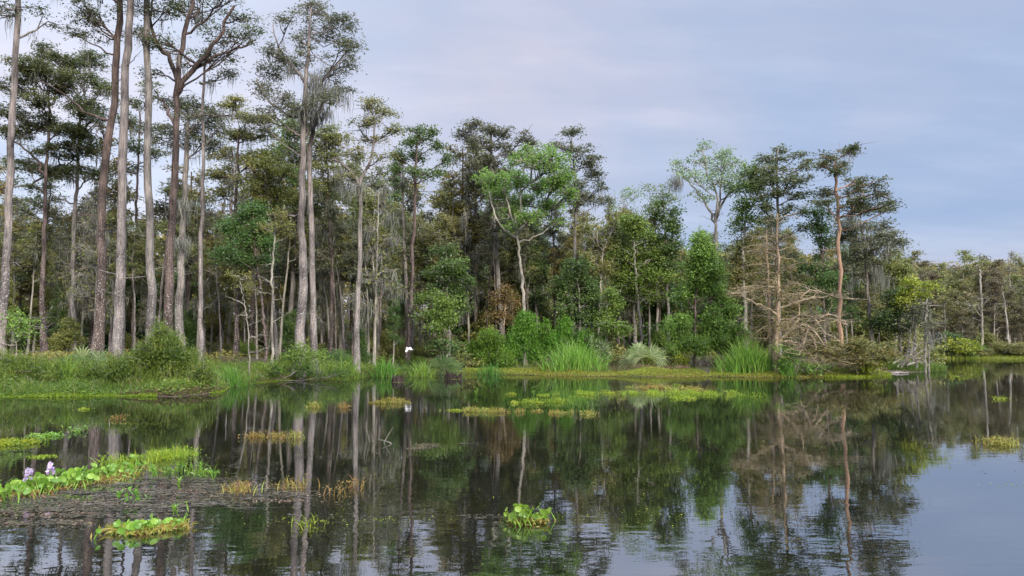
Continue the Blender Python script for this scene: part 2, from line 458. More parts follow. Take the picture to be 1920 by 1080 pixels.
def water_mat():
    m = bpy.data.materials.new('dark still water'); m.use_nodes = True
    t = m.node_tree; p = t.nodes['Principled BSDF']; L = t.links.new
    g = N(t, 'ShaderNodeNewGeometry')
    # murky olive brown body, tone drifting slightly in broad random patches
    n0 = N(t, 'ShaderNodeTexNoise'); n0.inputs['Scale'].default_value = 0.05; n0.inputs['Detail'].default_value = 4
    L(g.outputs['Position'], n0.inputs['Vector'])
    r0 = ramp(t, [(0.35, (0.007, 0.008, 0.005)), (0.65, (0.013, 0.013, 0.007))])
    L(n0.outputs[0], r0.inputs[0])
    L(r0.outputs[0], p.inputs['Base Color'])
    p.inputs['IOR'].default_value = 1.33
    p.inputs['Roughness'].default_value = 0.015
    # ripples
    mp = N(t, 'ShaderNodeMapping'); mp.inputs['Scale'].default_value = (0.8, 1.6, 1)
    L(g.outputs['Position'], mp.inputs[0])
    a = N(t, 'ShaderNodeTexNoise'); a.inputs['Scale'].default_value = 3.6; a.inputs['Detail'].default_value = 2; a.inputs['Roughness'].default_value = 0.45
    L(mp.outputs[0], a.inputs['Vector'])
    c = N(t, 'ShaderNodeTexNoise'); c.inputs['Scale'].default_value = 0.9; c.inputs['Detail'].default_value = 1
    L(mp.outputs[0], c.inputs['Vector'])
    ad = N(t, 'ShaderNodeMath', operation='MULTIPLY_ADD'); ad.inputs[1].default_value = 0.9
    L(c.outputs[0], ad.inputs[0]); L(a.outputs[0], ad.inputs[2])
    # calm lanes and breezy patches
    pm = N(t, 'ShaderNodeMapping'); pm.inputs['Scale'].default_value = (0.05, 0.16, 1); pm.inputs['Location'].default_value = (0.3, 0.1, 0)
    L(g.outputs['Position'], pm.inputs[0])
    pn = N(t, 'ShaderNodeTexNoise'); pn.inputs['Scale'].default_value = 1.0; pn.inputs['Detail'].default_value = 3
    L(pm.outputs[0], pn.inputs['Vector'])
    pr = N(t, 'ShaderNodeMapRange'); pr.inputs['From Min'].default_value = 0.42; pr.inputs['From Max'].default_value = 0.6
    pr.inputs['To Min'].default_value = 0.25; pr.inputs['To Max'].default_value = 1.0
    L(pn.outputs[0], pr.inputs[0])
    b = N(t, 'ShaderNodeBump'); b.inputs['Distance'].default_value = 0.012
    st = N(t, 'ShaderNodeMath', operation='MULTIPLY'); st.inputs[1].default_value = 0.17
    L(pr.outputs[0], st.inputs[0]); L(st.outputs[0], b.inputs['Strength'])
    L(ad.outputs[0], b.inputs['Height']); L(b.outputs[0], p.inputs['Normal'])
    p.inputs['Specular IOR Level'].default_value = 0.0
    gl = N(t, 'ShaderNodeBsdfGlossy'); gl.inputs['Roughness'].default_value = 0.02; gl.inputs['Color'].default_value = (.92, .93, .97, 1); gl.inputs['Roughness'].default_value = 0.0
    L(b.outputs[0], gl.inputs['Normal'])
    lw = N(t, 'ShaderNodeLayerWeight'); lw.inputs['Blend'].default_value = 0.5; L(b.outputs[0], lw.inputs['Normal'])
    pw = N(t, 'ShaderNodeMath', operation='POWER'); pw.inputs[1].default_value = 3.2; L(lw.outputs['Facing'], pw.inputs[0])
    mr = N(t, 'ShaderNodeMapRange'); mr.inputs['To Min'].default_value = 0.36; mr.inputs['To Max'].default_value = 0.76
    L(pw.outputs[0], mr.inputs[0])
    mx = N(t, 'ShaderNodeMixShader'); L(mr.outputs[0], mx.inputs[0]); L(p.outputs[0], mx.inputs[1]); L(gl.outputs[0], mx.inputs[2])
    L(mx.outputs[0], t.nodes['Material Output'].inputs[0])
    return m


# ------------------------------------------------------------------ terrain and water
SHORE_PX = [(-700, 752), (-300, 748), (0, 744), (120, 744), (200, 742), (330, 744), (405, 737), (425, 724), (500, 716), (560, 712),
            (650, 711), (690, 706), (760, 701), (860, 700), (1000, 703), (1100, 705), (1200, 706), (1330, 706), (1480, 708),
            (1560, 707), (1640, 706), (1672, 704), (1650, 700), (1700, 699), (1772, 695), (1745, 688), (1738, 680), (1735, 673.5),
            (1790, 672.6), (1920, 673), (2050, 676), (2400, 684)]
SHORE = np.array([onz(x, y)[:2] for x, y in SHORE_PX])
POLY = np.vstack([SHORE, [[1400, 60], [1500, 1500], [-1500, 1500], [-1500, 26]]])


def shore_dist(x, y):
    x = np.asarray(x, float); y = np.asarray(y, float)
    P = np.stack([x.ravel(), y.ravel()], -1)
    best = np.full(len(P), 1e9); inside = np.zeros(len(P), bool)
    for k in range(len(POLY)):
        a = POLY[k]; b = POLY[(k + 1) % len(POLY)]
        ab = b - a
        t = np.clip(((P - a) @ ab) / (ab @ ab), 0, 1)
        best = np.minimum(best, np.hypot(*(P - a - t[:, None] * ab).T))
        c = (a[1] > P[:, 1]) != (b[1] > P[:, 1])
        with np.errstate(divide='ignore', invalid='ignore'):
            xi = a[0] + (P[:, 1] - a[1]) / (b[1] - a[1]) * (b[0] - a[0])
        inside ^= c & (P[:, 0] < xi)
    return np.where(inside, best, -best).reshape(x.shape)


def gz(x, y):
    """height of the ground"""
    s = shore_dist(x, y)
    w = 0.10 * np.sin(x * 0.9 + 1.3 * np.sin(y * 0.5)) * np.cos(y * 0.8 + x * 0.3) + 0.05 * np.sin(x * 2.7 + y * 1.9)
    rise = np.clip((s - 1.6) / 9.0, 0, 1)
    land = 0.05 + 0.28 * (1 - np.exp(-np.maximum(s, 0) / 1.2)) + 0.75 * rise * rise * (3 - 2 * rise) + w * np.clip(s / 2, 0, 1) * 0.9
    return np.where(s > 0, land, np.maximum(-1.2, 0.05 + 0.35 * s))


def axis(lo, hi, step, far):
    mid = np.arange(lo, hi, step)
    out = np.geomspace(1, far, 14)
    return np.concatenate([lo - out[::-1] * 4, mid, hi + out * 4])


gx = axis(-60, 110, 0.7, 500); gy = axis(18, 130, 0.7, 500)
GX, GY = np.meshgrid(gx, gy)
Z = gz(GX, GY)
V = np.stack([GX.ravel(), GY.ravel(), Z.ravel()], -1)
nx, ny = len(gx), len(gy)
ii = (np.arange(ny - 1)[:, None] * nx + np.arange(nx - 1)[None]).ravel()
mb = MB(); mb.add(V, np.stack([ii, ii + 1, ii + nx + 1, ii + nx], -1), 0.5)
tag(mb.build('ground', ground_mat(), smooth=True), 'low muddy swamp bank under the trees', kind='structure')

mb = MB()
mb.add([(-1900, -1900, 0), (1900, -1900, 0), (1900, 1900, 0), (-1900, 1900, 0)], [(0, 1, 2, 3)])
tag(mb.build('water', water_mat()), 'dark still swamp water mirroring the trees and sky', kind='structure')

# ------------------------------------------------------------------ trees
KIND = {  # leaf length, width, clump flatness, up, flat, clump radius, cover
    'cypress': dict(L=.20, W=.07, fl=.42, up=-.1, flat=.55, R=.62, cov=1.0),
    'broad': dict(L=.145, W=.09, fl=.72, up=-.1, flat=.3, R=.55, cov=1.15),
    'sparse': dict(L=.15, W=.09, fl=.8, up=.1, flat=.2, R=.5, cov=.5),
    'willow': dict(L=.20, W=.045, fl=1.25, up=.9, flat=0, R=.34, cov=1.5),
}


def crown(tw, lf, ms, trunk_pts, trunk_r, blobs, kind, Y, dens=1.0, moss=0.0, twig_r=1.0, arch=0.5, nclump=1.0, limb_min=0.0):
    """grow a limb to each blob, twigs to its clumps, leaves round the clumps; blobs = [(centre, radii, weight)]"""
    K = KIND[kind]
    sc = max(0.8, Y / 45.0)
    R0 = K['R'] * sc ** 0.5 * .8
    H = trunk_pts[:, 2]
    for (c, r, wgt) in blobs:
        c = np.asarray(c, float); r = np.asarray(r, float) * rng.uniform(.72, 1.15, 3)
        hd = np.hypot(*(trunk_pts[:, :2] - c[:2]).T)
        zt = c[2] - arch * hd - r[2] * 0.3
        i = int(np.argmin(np.abs(H - zt) + 0.1 * hd))
        if H[i] < limb_min: i = int(np.argmax(H >= limb_min))
        a = trunk_pts[i]
        mid = (a + c) / 2 + np.array([*(rng.normal(size=2) * 0.12 * r[0]), -0.10 * np.linalg.norm(c - a) + 0.25 * r[2] * rng.normal()])
        limb = bez(a, mid, c + np.array([0, 0, r[2] * .2]), 9)
        limb[1:-1] += rng.normal(size=(7, 3)) * 0.05 * np.linalg.norm(c - a) / 3
        lr = min(trunk_r[i] * 0.62, 0.028 + 0.035 * r[0]) * twig_r
        tube(tw, limb, np.linspace(lr, lr * 0.3, 9), 5, 0.5)
        area = np.pi * r[0] * r[2]
        nc = max(3, int(area * 1.25 * nclump * wgt / (R0 * R0)))
        u = norm(rng.normal(size=(nc, 3))) * rng.uniform(0.25, 1, (nc, 1)) ** 0.45
        cc = c + u * r
        # twigs out of the limb
        k = np.clip(rng.integers(3, 9, nc), 0, 8)
        A = limb[k]
        mid = (A + cc) / 2 + rng.normal(size=(nc, 3)) * 0.10 * r[0] + np.array([0, 0, -0.06 * r[0]])
        tr = (0.012 + 0.012 * sc) * twig_r * 1.2
        sticks(tw, A, mid, tr * 1.3, tr)
        sticks(tw, mid, cc, tr, tr * .5)
        nf = 3
        F0 = np.repeat(cc, nf, 0) + rng.normal(size=(nc * nf, 3)) * 0.05
        F1 = F0 + rng.normal(size=(nc * nf, 3)) * R0 * np.array([.7, .7, .3])
        sticks(tw, F0, F1, tr * .5, tr * .25)
        # leaves
        cr = R0 * rng.uniform(.55, 1.35, nc)
        ta = K['L'] * K['W'] * .5 * sc * sc
        nl = (K['cov'] * dens * 2.2 * np.pi * cr * cr * K['fl'] ** 0.5 / (ta * .5) * .38).astype(int) + 2
        idx = np.repeat(np.arange(nc), nl)
        g = rng.normal(size=(len(idx), 3)) * 0.55 * rng.uniform(.6, 1.5, (len(idx), 1))
        g = np.clip(g, -1.25, 1.25)
        C = cc[idx] + g * cr[idx][:, None] * np.array([1, 1, K['fl']])
        # sprays sag away from the twig
        C[:, 2] -= 0.12 * cr[idx] * (g[:, 0] ** 2 + g[:, 1] ** 2)
        stray = rng.random(len(idx)) < .16
        C = np.where(stray[:, None], c + norm(rng.normal(size=(len(idx), 3))) * r * rng.uniform(.3, .98, (len(idx), 1)), C)
        ct = rng.beta(2, 2.2, nc)
        tint = np.clip(ct[idx] * .75 + rng.uniform(-.1, .35, len(idx)), 0, 1)
        leaves(lf, C, K['L'] * sc, K['W'] * sc, tint, K['up'], K['flat'])
        if moss > 0 and ms is not None:
            nm = int(max(1, nc * moss * 0.5))
            S = np.vstack([cc, limb[3:]])[rng.integers(0, nc + 6, nm)]
            hang(ms, S, sc)


def hang(ms, S, sc=1.0, length=0.9, per=13, width=0.017, spread=0.15):
    """bunches of Spanish moss hanging from points S"""
    n = len(S)
    if n == 0: return
    Ln = np.repeat(length * rng.uniform(.4, 1.5, n), per) * rng.uniform(.4, 1.0, n * per)
    P = np.repeat(S, per, 0) + rng.normal(size=(n * per, 3)) * np.array([spread, spread, .1]) * sc ** .5
    seg = 4
    t = np.linspace(0, 1, seg + 1)
    c = np.repeat(P[:, None], seg + 1, 1)
    c = c + np.cumsum(rng.normal(size=c.shape) * 0.04, 1)
    c[..., 2] = P[:, None, 2] - Ln[:, None] * t
    w = width * sc * np.array([.5, 1, .95, .6, .12])[None] * rng.uniform(.5, 1.3, (n * per, 1))
    fa = rng.uniform(0, np.pi, n * per)
    side = np.stack([np.cos(fa), np.sin(fa), 0 * fa], -1)
    Vv = np.stack([c - side[:, None] * w[..., None], c + side[:, None] * w[..., None]], 2)
    m = (seg + 1) * 2
    f = np.array([[2 * k, 2 * k + 1, 2 * k + 3, 2 * k + 2] for k in range(seg)])
    q = (np.arange(n * per)[:, None, None] * m + f[None]).reshape(-1, 4)
    ms.add(Vv.reshape(-1, 3), q, np.repeat(rng.uniform(0, 1, n * per), m))


def make_trunk(tk, pts, r0, r1, flare=1.5, sides=12, wob=0.02, pw=1.0):
    P = spline(pts, 26)
    P[1:-1, :2] += rng.normal(size=(24, 2)) * wob
    t = np.linspace(0, 1, 26)
    h = P[:, 2] - P[0, 2]
    R = r0 + (r1 - r0) * t ** pw
    R = R * (1 + (flare * 1.25 - 1) * np.exp(-h / 1.1))
    tube(tk, P, R, sides, 0.5, rough=0.07)
    return P, R


LAND = []          # landmarks for the labels of the trees behind


def px_tree(label, Y, trunk, w, blobs, kind='cypress', leaf='cyp_dark', bark='b_grey', limbs=(), dens=1.0, moss=0.0, name='cypress_tree',
            cat='tree', group=None, arch=0.5, pw=1.0, flare=1.5, twig_r=1.0, extra_moss=(), nclump=1.0, dz=1.0, trunk2=None, limb_min=0.0,
            mark=None, wob=0.035):
    """a tree described by where its trunk and leaf masses are seen, built at distance Y with its real size and depth"""
    if 760 < trunk[0][0] < 1500 and Y < 50: Y += 3
    T = [at(x, y, Y) for x, y in trunk]
    base = T[0].copy(); base[2] = float(gz(base[0], base[1]))
    root = empty(name, base)
    tag(root, label, cat, group)
    if mark: LAND.append((trunk[len(trunk) // 2][0], mark))
    T = [base + np.array([0, 0, -0.35])] + T if T[0][2] > base[2] + .3 else [base + np.array([0, 0, -.35])] + T[1:]
    m = Y / F
    tk, tw, lf, ms = MB(), MB(), MB(), MB()
    w = (w[0] * .64, w[1] * .74)
    P, R = make_trunk(tk, T, w[0] * m / 2, w[1] * m / 2, flare=flare, pw=pw, wob=wob)
    if trunk2:
        T2 = [at(x, y, Y + .9) for x, y in trunk2[0]]; T2[0][2] = base[2] - .35
        make_trunk(tk, T2, trunk2[1] * .6 * m / 2, trunk2[2] * m / 2, flare=1.4)
    allp, allr = [P], [R]
    for lp, lw0, lw1 in limbs:
        dy = rng.normal() * 0.8
        q = [at(x, y, Y + dy * (k / (len(lp) - 1))) for k, (x, y) in enumerate(lp)]
        near = np.vstack(allp); q[0] = near[int(np.argmin(((near - q[0]) ** 2).sum(1)))]
        S = spline(q, 14); S[1:-1] += rng.normal(size=(12, 3)) * .04
        tube(tw, S, np.linspace(lw0 * m / 2, lw1 * m / 2, 14), 6, .5)
        allp.append(S); allr.append(np.linspace(lw0 * m / 2, lw1 * m / 2, 14))
    P = np.vstack(allp); R = np.concatenate(allr)
    spanx = max([abs(b[0] - trunk[-1][0]) for b in blobs] + [30]) * m
    # dead stubs and thin bare side branches on the lower trunk
    ns = 7 if Y < 60 else 3
    zz = P[:, 2]
    for _ in range(ns):
        i = int(rng.integers(len(P) // 5, len(P) - 2)); a = P[i]
        d = np.array([rng.choice([-1, 1]) * rng.uniform(.5, 1), rng.uniform(-.6, .3), rng.uniform(-.1, .45)])
        ln = rng.uniform(.3, 1.7)
        S = bez(a, a + d * ln * .5 + (0, 0, .08), a + d * ln + (0, 0, rng.uniform(-.15, .2)), 6)
        S[1:] += rng.normal(size=(5, 3)) * .03
        tube(tw, S, np.linspace(.03, .008, 6), 4)
        e = S[rng.integers(2, 6, 5)]
        sticks(tw, e, e + rng.normal(size=(5, 3)) * .22, .007, .003)
    B = []
    for b in blobs:
        wt_ = b[4] if len(b) > 4 else 1.0
        dy = rng.uniform(-1, 1) * dz * min(spanx * .7, 3.0)
        c = at(b[0], b[1], Y + dy)
        B.append((c, (b[2] * m, max(.5, b[2] * m * .8), b[3] * m), wt_))
    crown(tw, lf, ms, P, R, B, kind, Y, dens, moss, twig_r, arch, nclump, limb_min)
    for (x, y, n, ln) in extra_moss:
        S = np.array([at(x + rng.normal() * 7, y + rng.normal() * 5, Y + rng.normal() * .4) for _ in range(n)])
        hang(ms, S, 1.0, ln * .85, per=14, width=.018, spread=.2)
    tk.build('trunk', M[bark], root, base, smooth=True)
    if tw.n: tw.build('branches', M[bark], root, base)
    if lf.n: lf.build('crown', M[leaf], root, base)
    if ms.n: ms.build('hanging_moss', M['moss'], root, base)
    return root


# ---- the tall cypresses on the left
px_tree('leftmost tall pale cypress trunk at the very edge of the picture', 33, [(-2, 690), (4, 600), (12, 480), (22, 300), (28, 130), (36, -40), (38, -110)], (26, 11),
        [(30, 12, 60, 14, .6), (90, 42, 40, 12, .5), (0, 30, 40, 14, .6), (50, -40, 90, 25, .7), (40, -90, 80, 30), (110, -20, 50, 20, .5)],
        leaf='cyp_dark', bark='b_pink', moss=.5, dens=.55, mark='the leftmost pale trunk')
px_tree('leaning cypress with dark bark down one side, second tall trunk from the left', 36,
        [(178, 690), (186, 600), (190, 500), (189, 430), (196, 320), (208, 230), (216, 140), (222, 60), (225, -40), (226, -120)], (26, 13),
        [(185, 30, 55, 18, .7), (150, 20, 40, 18, .7), (200, 70, 40, 14, .6), (180, -30, 80, 30), (230, -90, 90, 35), (135, 60, 25, 10, .6)],
        limbs=[([(190, 235), (165, 212), (120, 178), (70, 150)], 6, 2)],
        leaf='cyp_dark', bark='b_dark', moss=.5, dens=.6, mark='the leaning dark trunk')
px_tree('smooth pinkish cypress trunk just right of the leaning dark one', 34.5,
        [(220, 690), (223, 600), (225, 480), (229, 330), (233, 190), (241, 60), (247, -60), (250, -140)], (27, 13),
        [(240, 15, 50, 14, .5), (262, -40, 80, 25), (240, -100, 90, 30)], leaf='cyp_dark', bark='b_pink', moss=.3, dens=.5, mark='the smooth pinkish trunk')
px_tree('straight grey cypress trunk flecked with white lichen behind the leafy mound', 35.5,
        [(284, 690), (283, 560), (281, 440), (277, 330), (277, 180), (275, 60), (273, -60), (272, -150)], (24, 12),
        [(300, 20, 40, 20, .4), (270, -50, 80, 25), (270, -110, 90, 30), (255, 60, 25, 12, .4)],
        leaf='cyp_dark', bark='b_grey', moss=.3, dens=.5, mark='the lichen flecked trunk')
px_tree('dark forked cypress with wide rising limbs over the leafy mound', 37,
        [(312, 690), (316, 560), (320, 440), (327, 330), (331, 220), (334, 140), (345, 70), (362, -10), (368, -80)], (28, 8),
        [(300, 70, 45, 22, .7), (375, 20, 55, 22, .7), (430, 70, 45, 20, .7), (455, 30, 45, 20, .7), (350, -40, 80, 30, .7), (400, 110, 45, 14, .5),
         (310, 20, 45, 20, .6), (430, -20, 60, 25, .7), (475, 55, 22, 12, .6), (345, 110, 40, 16, .5), (290, 130, 40, 14, .5)],
        limbs=[([(332, 190), (352, 140), (385, 105), (415, 62), (440, 10)], 13, 5), ([(334, 150), (318, 110), (296, 85), (283, 40), (290, -10)], 10, 4),
               ([(360, 130), (400, 105), (450, 88), (480, 75)], 7, 3), ([(331, 250), (310, 200), (290, 170)], 7, 3)],
        leaf='cyp_dark', bark='b_dark', dens=.62, moss=.5, twig_r=1.1, pw=.8, mark='the dark forked cypress')
px_tree('grey moss draped trunk close behind the dark forked cypress', 39.5,
        [(336, 690), (338, 560), (342, 460), (345, 380), (350, 280), (352, 230)], (24, 10),
        [(352, 235, 50, 20), (320, 260, 40, 16), (385, 265, 40, 16), (350, 200, 45, 18), (390, 215, 35, 14)],
        leaf='cyp_dark', bark='b_grey', moss=1.2, dens=.9, extra_moss=[(345, 380, 14, 1.3), (343, 450, 10, 1.2)], mark='the moss draped trunk')
px_tree('slender cypress with sparse twiggy top right of the forked one', 38,
        [(376, 690), (376, 600), (377, 450), (380, 330), (380, 220), (384, 120), (386, 90)], (15, 4),
        [(400, 150, 36, 14, .5), (365, 215, 36, 12, .6), (425, 140, 25, 10, .4), (385, 110, 30, 14, .4), (420, 215, 40, 10, .6), (405, 245, 30, 10, .5)],
        limbs=[([(380, 225), (410, 218), (445, 215)], 4, 2)],
        leaf='cyp_grey', bark='b_pink', moss=.5, dens=.6, mark='the slender twiggy cypress')
px_tree('tallest cypress with two trunks and moss hanging in its open crown', 40,
        [(562, 690), (564, 600), (568, 480), (566, 400), (568, 300), (572, 200), (576, 120), (580, 60), (584, 14)], (30, 4),
        [(590, 22, 50, 15), (538, 32, 24, 13), (640, 42, 28, 20), (605, 65, 50, 16, .8), (650, 82, 24, 18), (560, 75, 40, 12, .6), (520, 98, 38, 15),
         (590, 105, 45, 12, .7), (655, 112, 22, 18), (500, 135, 34, 13, .8), (545, 125, 40, 12, .8), (625, 140, 40, 15, .8), (490, 165, 24, 12, .5),
         (530, 180, 45, 13, .7), (640, 165, 26, 12, .7), (505, 205, 40, 12, .5), (560, 200, 25, 12, .7), (610, 185, 25, 12, .6), (480, 225, 25, 10, .4)],
        limbs=[([(573, 160), (545, 120), (520, 85), (512, 45)], 6, 2), ([(571, 215), (600, 160), (640, 110), (655, 90)], 6, 2),
               ([(569, 240), (540, 215), (500, 185), (480, 150)], 6, 2), ([(569, 250), (530, 235), (490, 225)], 5, 2),
               ([(578, 250), (595, 220), (607, 190), (612, 150)], 8, 3), ([(566, 410), (530, 405), (500, 400)], 5, 1.5)],
        leaf='cyp_grey', bark='b_pink', dens=.85, moss=.35, pw=1.25, nclump=1.05,
        extra_moss=[(588, 140, 10, 1.6), (585, 175, 12, 1.7), (604, 165, 8, 1.5), (632, 175, 6, 1.2), (645, 170, 6, 1.3), (590, 210, 16, 1.3), (612, 205, 6, 1.0),
                    (560, 205, 8, 1.2), (548, 130, 6, .8)],
        trunk2=([(590, 690), (587, 560), (583, 400), (580, 300), (586, 250), (600, 205)], 20, 7), mark='the tallest two trunked cypress')
px_tree('cypress with a bent top and mossy side limb behind the long reeds', 43,
        [(667, 690), (669, 600), (674, 500), (677, 400), (676, 340), (690, 312), (700, 270), (702, 225)], (19, 4),
        [(690, 192, 34, 13), (722, 212, 32, 14), (682, 228, 34, 14), (738, 242, 18, 14), (695, 262, 36, 14, .8), (660, 285, 30, 12, .7), (720, 290, 28, 12, .6), (655, 330, 25, 10, .6)],
        limbs=[([(677, 345), (662, 325), (640, 305), (618, 300)], 7, 3), ([(700, 275), (680, 250), (672, 235)], 4, 2)],
        leaf='cyp_brown', bark='b_grey', dens=.85, moss=.8, extra_moss=[(640, 315, 8, 1.5), (676, 345, 8, .8), (650, 350, 6, 1.3)], mark='the bent topped cypress')
px_tree('tree with a small ragged dark green crown behind the white egret', 51,
        [(763, 700), (766, 640), (770, 560), (775, 450), (778, 380), (779, 320), (781, 270)], (12, 5),
        [(778, 244, 14, 8), (795, 258, 26, 12), (762, 268, 16, 9), (822, 272, 14, 8), (748, 292, 20, 12), (780, 290, 20, 9), (835, 300, 16, 9), (742, 322, 18, 9), (770, 318, 22, 9), (800, 325, 26, 9), (825, 324, 18, 8), (812, 250, 12, 8)],
        kind='broad', leaf='dark_green', bark='b_dark', name='broadleaf_tree', dens=.95, mark='the small dark crowned tree')
px_tree('dark cypress with a lumpy flat crown rising behind the bright green tree', 56,
        [(945, 690), (940, 600), (930, 480), (925, 400), (922, 320), (920, 260), (918, 240)], (16, 5),
        [(888, 228, 20, 13), (880, 250, 30, 13), (918, 240, 24, 13), (952, 246, 28, 12), (985, 258, 26, 10), (1000, 268, 10, 6), (905, 272, 45, 13), (950, 280, 30, 12),
         (900, 300, 34, 14), (930, 315, 40, 14), (890, 335, 34, 14), (925, 350, 34, 14)],
        leaf='cyp_grey', bark='b_grey', name='cypress_tree', dens=1.25, moss=.4, mark='the lumpy crowned dark cypress')
px_tree('dark cypress filling the gap right of the bright green tree', 55,
        [(1075, 690), (1075, 600), (1078, 480), (1080, 380), (1075, 300)], (13, 5),
        [(1050, 268, 34, 10, .7), (1085, 282, 34, 13), (1112, 295, 14, 8), (1090, 310, 30, 14), (1105, 330, 22, 12), (1075, 345, 34, 15), (1095, 365, 34, 14), (1125, 352, 24, 12), (1075, 385, 30, 14), (1135, 372, 18, 8), (1070, 250, 20, 8, .4)],
        leaf='cyp_grey', bark='b_grey', dens=1.15, moss=.5, mark='the dark gap filling cypress')
px_tree('bright green leafy tree with pale forking branches above the feathery bushes', 47,
        [(985, 690), (982, 560), (976, 500), (970, 440), (965, 400)], (10, 5),
        [(985, 296, 38, 16), (1035, 300, 36, 17), (925, 332, 40, 15), (965, 330, 34, 14, .8), (1050, 332, 38, 15), (1005, 345, 45, 15), (930, 360, 36, 13), (985, 372, 40, 14),
         (1060, 362, 26, 10), (945, 398, 26, 10, .8), (1035, 385, 34, 12), (1000, 405, 32, 10, .7), (960, 425, 30, 8, .7), (1010, 275, 40, 8, .5), (1045, 415, 24, 8, .5)],
        limbs=[([(970, 450), (945, 430), (925, 395), (915, 355)], 6, 2), ([(970, 440), (1000, 405), (1030, 365), (1040, 310)], 7, 2), ([(968, 430), (955, 390), (945, 350)], 5, 2),
               ([(985, 420), (975, 370), (985, 310)], 5, 2), ([(1040, 455), (1020, 400), (1010, 350)], 5, 2)],
        kind='sparse', leaf='bright', bark='b_pale', name='broadleaf_tree', dens=1.5, nclump=1.25, twig_r=1.2, mark='the bright green tree')
px_tree('thin pale twiggy tree with hardly any leaves, left of the moss topped one', 58,
        [(1170, 690), (1170, 560), (1168, 450), (1165, 390)], (7, 3),
        [(1165, 362, 26, 13, .7), (1190, 372, 22, 12, .6), (1150, 385, 22, 12, .6), (1175, 400, 30, 12, .7)], kind='sparse', leaf='pale', bark='b_pale', name='broadleaf_tree', dens=.5, twig_r=.6, mark='the thin pale twiggy tree')
px_tree('thin pale green tree beside a hanging tuft of moss', 57,
        [(1232, 690), (1232, 560), (1230, 470), (1228, 400)], (8, 3),
        [(1215, 352, 18, 9, .8), (1245, 350, 22, 10, .8), (1235, 372, 34, 12, .8), (1262, 372, 14, 8, .8), (1225, 395, 28, 12, .8)], kind='sparse', leaf='pale', bark='b_pale', name='broadleaf_tree', dens=.7, twig_r=.6)
px_tree('open grey green tree with spreading bare limbs against the sky', 52,
        [(1350, 690), (1350, 560), (1346, 480), (1342, 430), (1340, 400)], (10, 6),
        [(1318, 278, 18, 9, .9), (1312, 300, 26, 12, .8), (1355, 288, 26, 12, .9), (1375, 300, 20, 10, .9), (1345, 312, 34, 12, .7), (1275, 318, 22, 9, .8), (1268, 305, 10, 6, .8),
         (1298, 330, 32, 12, .7), (1392, 325, 26, 12, .8), (1350, 340, 40, 14, .7), (1315, 365, 34, 12, .6), (1380, 355, 30, 12, .8), (1405, 345, 20, 10)],
        limbs=[([(1342, 420), (1325, 385), (1300, 350), (1275, 325)], 5, 2), ([(1342, 420), (1345, 370), (1325, 320), (1318, 280)], 5, 1.6),
               ([(1343, 415), (1360, 370), (1385, 340), (1400, 315)], 5, 2), ([(1348, 390), (1352, 340), (1360, 295)], 4, 1.5)],
        kind='sparse', leaf='pale', bark='b_pale', name='broadleaf_tree', dens=.85, nclump=1.35, twig_r=.8, extra_moss=[(1268, 330, 7, 1.3), (1268, 345, 5, 1.0)], mark='the open grey green tree')
px_tree('dark topped cypress standing behind the bare brown one', 50,
        [(1462, 690), (1460, 560), (1458, 440), (1458, 350), (1456, 290)], (11, 4),
        [(1457, 280, 20, 9), (1452, 298, 28, 12), (1448, 318, 28, 10), (1440, 338, 30, 12), (1502, 290, 20, 9), (1510, 312, 18, 12), (1505, 335, 22, 12), (1478, 345, 26, 12, .7),
         (1445, 362, 34, 11, .7), (1500, 365, 18, 11), (1508, 392, 14, 14), (1425, 390, 24, 11, .8), (1480, 395, 28, 12, .6), (1440, 410, 36, 12, .6), (1418, 330, 24, 16, .8), (1515, 425, 20, 12)],
        leaf='cyp_dark', bark='b_grey', dens=1.05, arch=.25, mark='the dark topped cypress')
px_tree('leafy light green tree tucked against the dark topped cypress', 51,
        [(1400, 690), (1396, 560), (1393, 460), (1400, 400)], (9, 4),
        [(1410, 320, 26, 14), (1428, 345, 24, 14), (1400, 352, 28, 14), (1420, 375, 30, 13), (1392, 385, 26, 14, .8), (1385, 425, 24, 14, .8), (1405, 412, 26, 12)],
        kind='broad', leaf='mid_green', bark='b_pale', name='broadleaf_tree', dens=.7, mark='the leafy light green tree')
px_tree('orange brown trunk with a one sided layered crown reaching right', 46,
        [(1576, 690), (1576, 620), (1575, 540), (1574, 460), (1570, 380), (1567, 320), (1566, 300)], (13, 6),
        [(1562, 292, 20, 9), (1588, 284, 20, 7), (1604, 276, 11, 6), (1580, 306, 15, 8), (1544, 308, 10, 6), (1568, 320, 12, 6),
         (1606, 340, 26, 10), (1640, 338, 24, 9), (1600, 358, 30, 10), (1645, 356, 26, 10), (1665, 378, 20, 8), (1625, 375, 34, 11), (1550, 362, 16, 9), (1543, 380, 12, 8), (1600, 392, 40, 10), (1655, 395, 20, 8)],
        limbs=[([(1574, 400), (1600, 380), (1635, 365), (1670, 375)], 4, 2), ([(1568, 325), (1545, 310), (1535, 312)], 3, 1)],
        leaf='cyp_dark', bark='b_orange', dens=1.15, arch=.3, moss=.3, flare=1.25, mark='the orange brown trunk')
px_tree('broad grey brown cypress whose crown droops at the edge of the sky', 52,
        [(1640, 690), (1632, 600), (1625, 520), (1620, 460), (1612, 410)], (10, 4),
        [(1600, 418, 34, 12), (1642, 425, 34, 12), (1672, 440, 26, 9), (1690, 452, 14, 7), (1590, 442, 34, 13), (1635, 455, 38, 13), (1675, 465, 28, 9), (1610, 480, 40, 14), (1655, 490, 32, 12, .8), (1590, 505, 34, 14, .8), (1630, 520, 34, 14, .8)],
        leaf='cyp_grey', bark='b_grey', dens=1.15, moss=1.2, extra_moss=[(1640, 500, 8, 1.6), (1600, 520, 8, 1.4), (1660, 520, 6, 1.6)], mark='the broad grey brown cypress')


